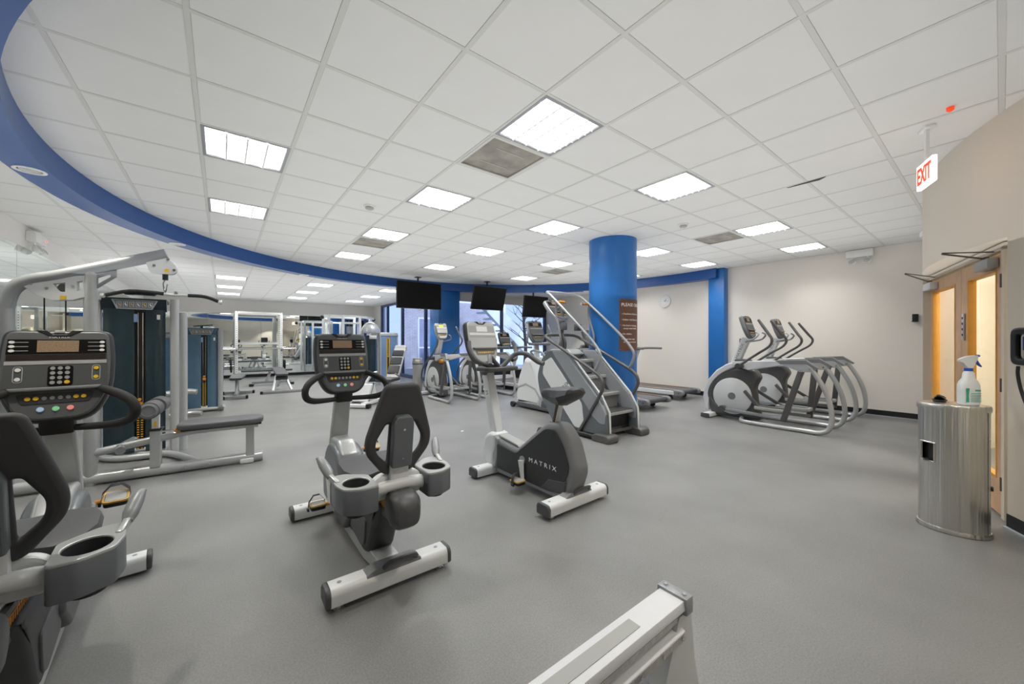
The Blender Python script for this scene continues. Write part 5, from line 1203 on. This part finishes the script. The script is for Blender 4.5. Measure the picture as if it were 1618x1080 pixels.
# ---- machines at the back centre
# cable crossover rig
cg = thing('cable_rig', 'white multi-station cable rig with high beams standing far back', 'cable machine', (3.55, 13.9, 0))
for x, y in ((-.75, -.3), (-.3, -.3), (.25, -.3), (.75, .2), (-.75, .5), (.3, .6)):
    MB().box((x, y, 1.08), (.08, .08, 2.16), bev=.01).obj('upright_post', 'silver_light', cg)
for (a, b2) in (((-.9, -.3, 2.13), (.5, -.3, 2.13)), ((-.75, -.3, 2.13), (-.75, .5, 2.13)), ((.25, -.3, 2.13), (.9, .3, 2.10)), ((-.75, .5, 2.13), (.3, .6, 2.13)), ((-.3, -.3, 1.9), (.25, -.3, 1.9)), ((-.3, -.3, .3), (.25, -.3, .3)), ((-.3, -.3, 1.45), (.25, -.3, 1.45))):
    MB().bar(a, b2, .07, .07, bev=.01).obj('beam', 'silver_light', cg)
for x in (-.2, -.02, .14): MB().box((x, -.2, .95), (.12, .1, .9)).obj('weight_stack', 'ink_dark', cg, smooth=0)
for x, y in ((-.95, -.3), (.9, .3)): MB().lathe([(.06, -.02), (.06, .02)], n=16, M=T(x, y, 2.07) @ RX(90)).obj('pulley', 'black', cg)
MB().tube([(-.75, -.3, 1.9), (-.85, -.5, 1.75), (-.8, -.6, 1.4)], .03, 8, 4).obj('dip_arm', 'silver_light', cg)
# domed weight machine
dm_ = thing('domed_weight_machine', 'silver weight machine with a domed top beside the blue tower', 'weight machine', (3.42, 11.2, 0))
MB().tube([(-.26, 0, 0), (-.28, 0, 1.0), (-.24, 0, 1.55), (-.1, 0, 1.78), (.06, 0, 1.8), (.2, 0, 1.68), (.27, 0, 1.4), (.28, 0, .8), (.28, 0, 0)], .04, 12, 5).obj('arched_frame', 'silver', dm_)
MB().lathe([(.24, 1.52), (.235, 1.56), (.20, 1.68), (.12, 1.76), (.02, 1.785)], n=28).obj('dome', 'frame_grey', dm_)
MB().lathe([(.2, .1), (.2, 1.45)], n=24).obj('weight_shroud', 'shroud', dm_)
MB().lathe([(.24, 0), (.24, .1), (.2, .12)], n=24).obj('base', 'silver', dm_)
MB().bar((-.1, -.25, 1.4), (.1, -.25, 1.4), .05, .1, bev=.01).obj('crossbar', 'silver_light', dm_)
# lilac-blue tower with yellow number strip
bt = thing('blue_weight_machine', 'light blue shrouded weight machine with a yellow and black number strip', 'weight machine', (4.2, 11.9, 0), -10)
MB().box((0, .1, .75), (.50, .3, 1.42), bev=.03).obj('shroud', 'shroud_lilac', bt)
MB().box((0, .1, 1.50), (.56, .36, .12), bev=.04).obj('top_cap', 'silver_light', bt)
for s_ in (-1, 1): MB().tube([(s_ * .27, 0, 0), (s_ * .27, 0, 1.5)], .03, 10, 1).obj('frame_post', 'silver_light', bt)
MB().box((-.02, -.055, .74), (.10, .01, 1.30)).obj('number_strip', 'yellow', bt, smooth=0)
ns = MB()
for k in range(12): ns.box((-.02, -.062, 1.34 - k * .045), (.035, .004, .028))
ns.box((-.02, -.062, .44), (.05, .004, .7)); ns.obj('strip_numbers', 'ink_dark', bt, smooth=0)
MB().box((0, .05, .03), (.6, .6, .06), bev=.01).obj('base', 'silver_light', bt)
# seated leg machine
lg_ = thing('leg_press', 'white seated leg machine with reclined padded back left of the steel canister', 'leg machine', (2.1, 7.75, 0), 45)
MB().bar((-.1, -.18, .06), (2.0, -.18, .06), .08, .07, bev=.01).obj('base_rail', 'silver_light', lg_); MB().bar((-.1, .18, .06), (2.0, .18, .06), .08, .07, bev=.01).obj('base_rail', 'silver_light', lg_)
MB().bar((-.15, -.3, .05), (-.15, .3, .05), .1, .06, bev=.01).obj('floor_foot', 'silver_light', lg_)
for s_ in (-1, 1): MB().box((-.15, s_ * .33, .05), (.11, .07, .08), bev=.01).obj('foot_cap', 'black', lg_)
MB().plate([(.05, .1), (.45, .08), (.35, .42), (.18, .42)], .42, .02, XZ).obj('foot_plate_box', 'silver_light', lg_)
MB().bar((.1, -.2, .1), (.3, -.2, .44), .02, .03).obj('plate_edge', 'ink_dark', lg_)
MB().box((1.35, 0, .40), (.5, .4, .08), bev=.03).obj('seat_pad', 'pad_dark', lg_)
MB().bar((1.35, 0, .08), (1.4, 0, .38), .1, .1).obj('seat_post', 'silver_light', lg_)
M_ = T(1.62, 0, .44) @ RY(33)
MB().box((0, 0, .38), (.10, .30, .86), M_, bev=.04).obj('back_frame', 'silver_light', lg_)
for z, hh in ((.16, .22), (.40, .2), (.62, .16)): MB().box((-.06, 0, z), (.05, .28, hh), M_, bev=.02).obj('back_pad', 'pad_dark', lg_)
MB().box((.02, 0, .82), (.14, .30, .12), M_, bev=.04).obj('head_rest', 'silver_light', lg_)
for s_ in (-1, 1): MB().tube([(1.5, s_ * .24, .42), (1.3, s_ * .28, .5), (1.15, s_ * .28, .56)], .018, 8, 3).obj('grip_handle', 'frame_grey', lg_)
MB().tube([(.4, .1, .3), (.8, .12, .55), (1.0, .1, .6)], .03, 8, 3).obj('lever_arm', 'silver', lg_)

# ---- steel canisters
wc_ = thing('wipe_dispenser', 'tall round steel wipe dispenser standing left of the blue pier', 'dispenser', (3.95, 9.08, 0))
MB().lathe([(.12, 0), (.12, .72)], n=32).obj('body', 'steel', wc_)
MB().lathe([(.128, .72), (.13, .76), (.125, .80), (.118, .82), (.118, .86), (.0, .87)], n=32).obj('collar', 'steel', wc_)
MB().lathe([(.131, .70), (.134, .715), (.131, .73)], n=32).obj('seam_band', 'frame_dark', wc_)

cn = thing('steel_dispenser', 'brushed steel oval wipe dispenser with waste opening beside the doors', 'dispenser', (4.03, .205, 0), 98)
# local: +y faces ... flat side away; outline half oval
A_, B_ = .165, .135
H_ = .845
# body split into front shell and service door by a vertical seam; waste slot at the left
def ovalwall(t0, t1, z0, z1, r=0.0, n=24):
    mb = MB(); rings = []
    for k in range(n + 1):
        a = R(t0 + (t1 - t0) * k / n); c_, s_ = cos(a), sin(a)
        rings.append([((A_ - r) * c_, (B_ - r) * s_, z0), ((A_ - r) * c_, (B_ - r) * s_, z1), ((A_ - .008) * c_, (B_ - .008) * s_, z1), ((A_ - .008) * c_, (B_ - .008) * s_, z0)])
    return mb.loft(rings)
def side_at(px_ang): return px_ang
S0, S1 = 22, 56          # angular span of the waste slot
DO = 152
bd = ovalwall(S1, DO - 1.4, .03, H_); t_ = ovalwall(S0, S1, .03, .47, n=12); bd.add(t_.v, t_.f); t_ = ovalwall(S0, S1, .60, H_, n=12); bd.add(t_.v, t_.f); t_ = ovalwall(-150, S0, .03, H_, n=40); bd.add(t_.v, t_.f)
bd.obj('front_shell', 'steel', cn, smooth=60)
ovalwall(DO + 1.4, 209, .03, .652, n=16).obj('service_door', 'steel', cn, smooth=60); ovalwall(DO + 1.4, 209, .664, H_, n=16).obj('upper_door', 'steel', cn, smooth=60)
ins = MB().lathe([(.14, .03), (.14, H_ - .02)], n=32, sx=1, sy=.72); ins.obj('inner_bin', 'black', cn)
fr_ = MB(); 
pts = [(( A_ + .002) * cos(R(a)), (B_ + .002) * sin(R(a)), z) for a, z in [(S0, .47 + .13 * k / 4) for k in range(5)] + [(S0 + (S1 - S0) * k / 8, .60) for k in range(1, 9)] + [(S1, .60 - .13 * k / 4) for k in range(1, 5)] + [(S1 + (S0 - S1) * k / 8, .47) for k in range(1, 8)]]
fr_.tube(pts, .005, 6, 1, closed=True).obj('slot_rim', 'steel', cn)
MB().box((A_ * cos(R(39)) + .004, B_ * sin(R(39)) + .004, .475), (.03, .10, .006), M=None).obj('slot_lip', 'steel', cn)
MB().lathe([(1, -.012), (1.0, 0), (1.0, .018), (.97, .026), (.0, .026)], (0, 0, H_), 48, sx=A_ + .008, sy=B_ + .008).obj('top_lid', 'steel', cn)
MB().lathe([(1.0, 0), (1.03, .004), (1.03, .018), (1.0, .03), (.98, .03)], (0, 0, 0), 48, sx=A_ + .006, sy=B_ + .006).obj('base_ring', 'steel', cn)
a = R(176); MB().lathe([(.016, 0), (.016, .008), (.0, .009)], n=20, M=T(A_ * cos(a) - .001, B_ * sin(a), .325) @ RY(-90)).obj('lock_knob', 'black', cn)
# black twisted lid piece on top
bx_ = bx = thing('wipe_nozzle', 'small shiny black plastic wipe nozzle lying on the steel dispenser', 'nozzle', (4.09, .27, H_ + .026))
bx.scale = (1.3, 1.3, 1.3)
MB().lathe([(.03, 0), (.038, .012), (.02, .016)], n=20, sy=.8).obj('base', 'black', bx)
MB().loft([[(x - .01, -w, z), (x - .01, w, z), (x + .01, w, z + .006), (x + .01, -w, z + .006)] for x, w, z in ((-.045, .006, .035), (-.01, .02, .018), (.03, .022, .014), (.05, .01, .022))]).obj('flap', 'black', bx)
# spray bottle
sbt = thing('spray_bottle', 'white spray bottle with blue trigger standing on the steel dispenser', 'bottle', (4.02, .135, H_ + .026), -50)
sbt.scale = (1.14, 1.14, 1.18)
MB().loft([[(w * abs(cos(2 * pi * k / 24)) ** .7 * (1 if cos(2 * pi * k / 24) >= 0 else -1), d * abs(sin(2 * pi * k / 24)) ** .7 * (1 if sin(2 * pi * k / 24) >= 0 else -1), z) for k in range(24)] for w, d, z in ((.040, .026, 0), (.047, .031, .006), (.048, .032, .08), (.047, .031, .115), (.040, .028, .135), (.026, .022, .155), (.023, .02, .185), (.017, .017, .192), (.016, .016, .198))]).obj('bottle_body', 'bottle', sbt)
MB().plate(rnd([(-.036, .02), (-.022, .02), (-.024, .06), (-.020, .10), (-.036, .10), (-.034, .06)], .004), .002, .0005, T(0, -.0325, 0) @ XZ).obj('label_figure', 'teal', sbt)
lb = MB()
for k in range(6): lb.box((.012, -.0325, .025 + k * .009), (.05, .001, .0028))
lb.box((.02, -.0325, .088), (.026, .001, .008)); lb.obj('label_print', 'teal', sbt, smooth=0)
MB().lathe([(.0185, .196), (.0185, .212)], n=20).obj('collar', 'trigger_blue', sbt)
MB().loft([[(x, -w, z0), (x, w, z0), (x, w, z1), (x, -w, z1)] for x, w, z0, z1 in ((-.052, .005, .253, .262), (-.03, .010, .243, .272), (-.01, .012, .214, .280), (.014, .012, .214, .284), (.032, .010, .252, .286), (.040, .008, .266, .284))]).obj('spray_head', 'bottle', sbt)
MB().tube([(.022, 0, .272), (.034, 0, .255), (.05, 0, .232), (.062, 0, .222)], [.009, .009, .007, .004], 8, 3).obj('trigger', 'trigger_blue', sbt)
MB().cyl((.036, 0, .284), (.052, 0, .284), .006, 10).obj('knob', 'trigger_blue', sbt)

# ---- rower: rear end of the rail close to the camera
rw = thing('rowing_machine', 'white and chrome rowing machine rail end at the bottom edge', 'rowing machine', (1.29, .705, 0), 0)
RZH = .42
rw.rotation_euler = (0, 0, R(0))
# rail runs towards -x
MB().plate(rnd([(-.05, -.03), (-.045, .0), (.045, .0), (.05, -.03), (.025, -.038), (.02, -.09), (.05, -.098), (.05, -.12), (-.05, -.12), (-.05, -.098), (-.02, -.09), (-.025, -.038)], .003, 2), 1.5, .001, T(-.79, 0, RZH) @ YZ).obj('rail', 'alu_white', rw)
MB().box((-.94, 0, RZH + .0012), (1.36, .042, .0016)).obj('rail_strip', 'label_grey', rw, smooth=0)
rs = MB()
for s_ in (-1, 1): rs.box((-.79, s_ * .036, RZH - .055), (1.48, .004, .016)); rs.box((-.79, s_ * .05, RZH - .112), (1.48, .004, .022))
rs.obj('rail_track', 'steel', rw, smooth=0)
sw = MB()
for x in (-.06, -.18, -.30): sw.cyl((x, -.05, RZH - .112), (x, -.056, RZH - .112), .008, 10)
sw.obj('screw', 'chrome', rw)
MB().box((-.02, 0, RZH - .02), (.045, .112, .06), bev=.006).obj('end_stop', 'frame_grey', rw)
es = MB()
for y in (-.035, .035): es.cyl((-.02, y, RZH + .009), (-.02, y, RZH + .014), .008, 10)
es.obj('screw', 'chrome', rw)
MB().loft([[(-.06 , -.04, RZH - .05), (-.06, .04, RZH - .05), (.015, .04, RZH - .05), (.015, -.04, RZH - .05)], [(-.13, -.03, .17), (-.13, .03, .17), (.06, .03, .17), (.06, -.03, .17)], [(-.14, -.03, .03), (-.14, .03, .03), (.10, .03, .03), (.10, -.03, .03)]]).obj('rear_leg', 'silver_light', rw)
MB().box((-.02, 0, .02), (.12, .46, .04), bev=.012).obj('floor_foot', 'dark_grey', rw)
MB().tube([(-.35, 0, RZH - .12), (-.25, 0, .2), (-.14, 0, .08)], .012, 8, 1).obj('brace', 'frame_dark', rw)
MB().plate(rnd([(-1.9, .05), (-1.5, .05), (-1.45, .3), (-1.6, .5), (-1.8, .5), (-1.95, .3)], .08), .12, .03, XZ).obj('flywheel_cage', 'dark_grey', rw)

# small litter flecks on the floor
for k, (x, y, lab) in enumerate(((2.75, 4.75, 'tiny white paper scrap on the floor left of the stepper'),)):
    f_ = MB().box((0, 0, .0015), (.05, .02, .003), M=RZ(20)).obj('paper_scrap', 'ink_white', M=T(x, y, 0), smooth=0); tag(f_, lab, 'paper')
bpy.context.view_layer.update()
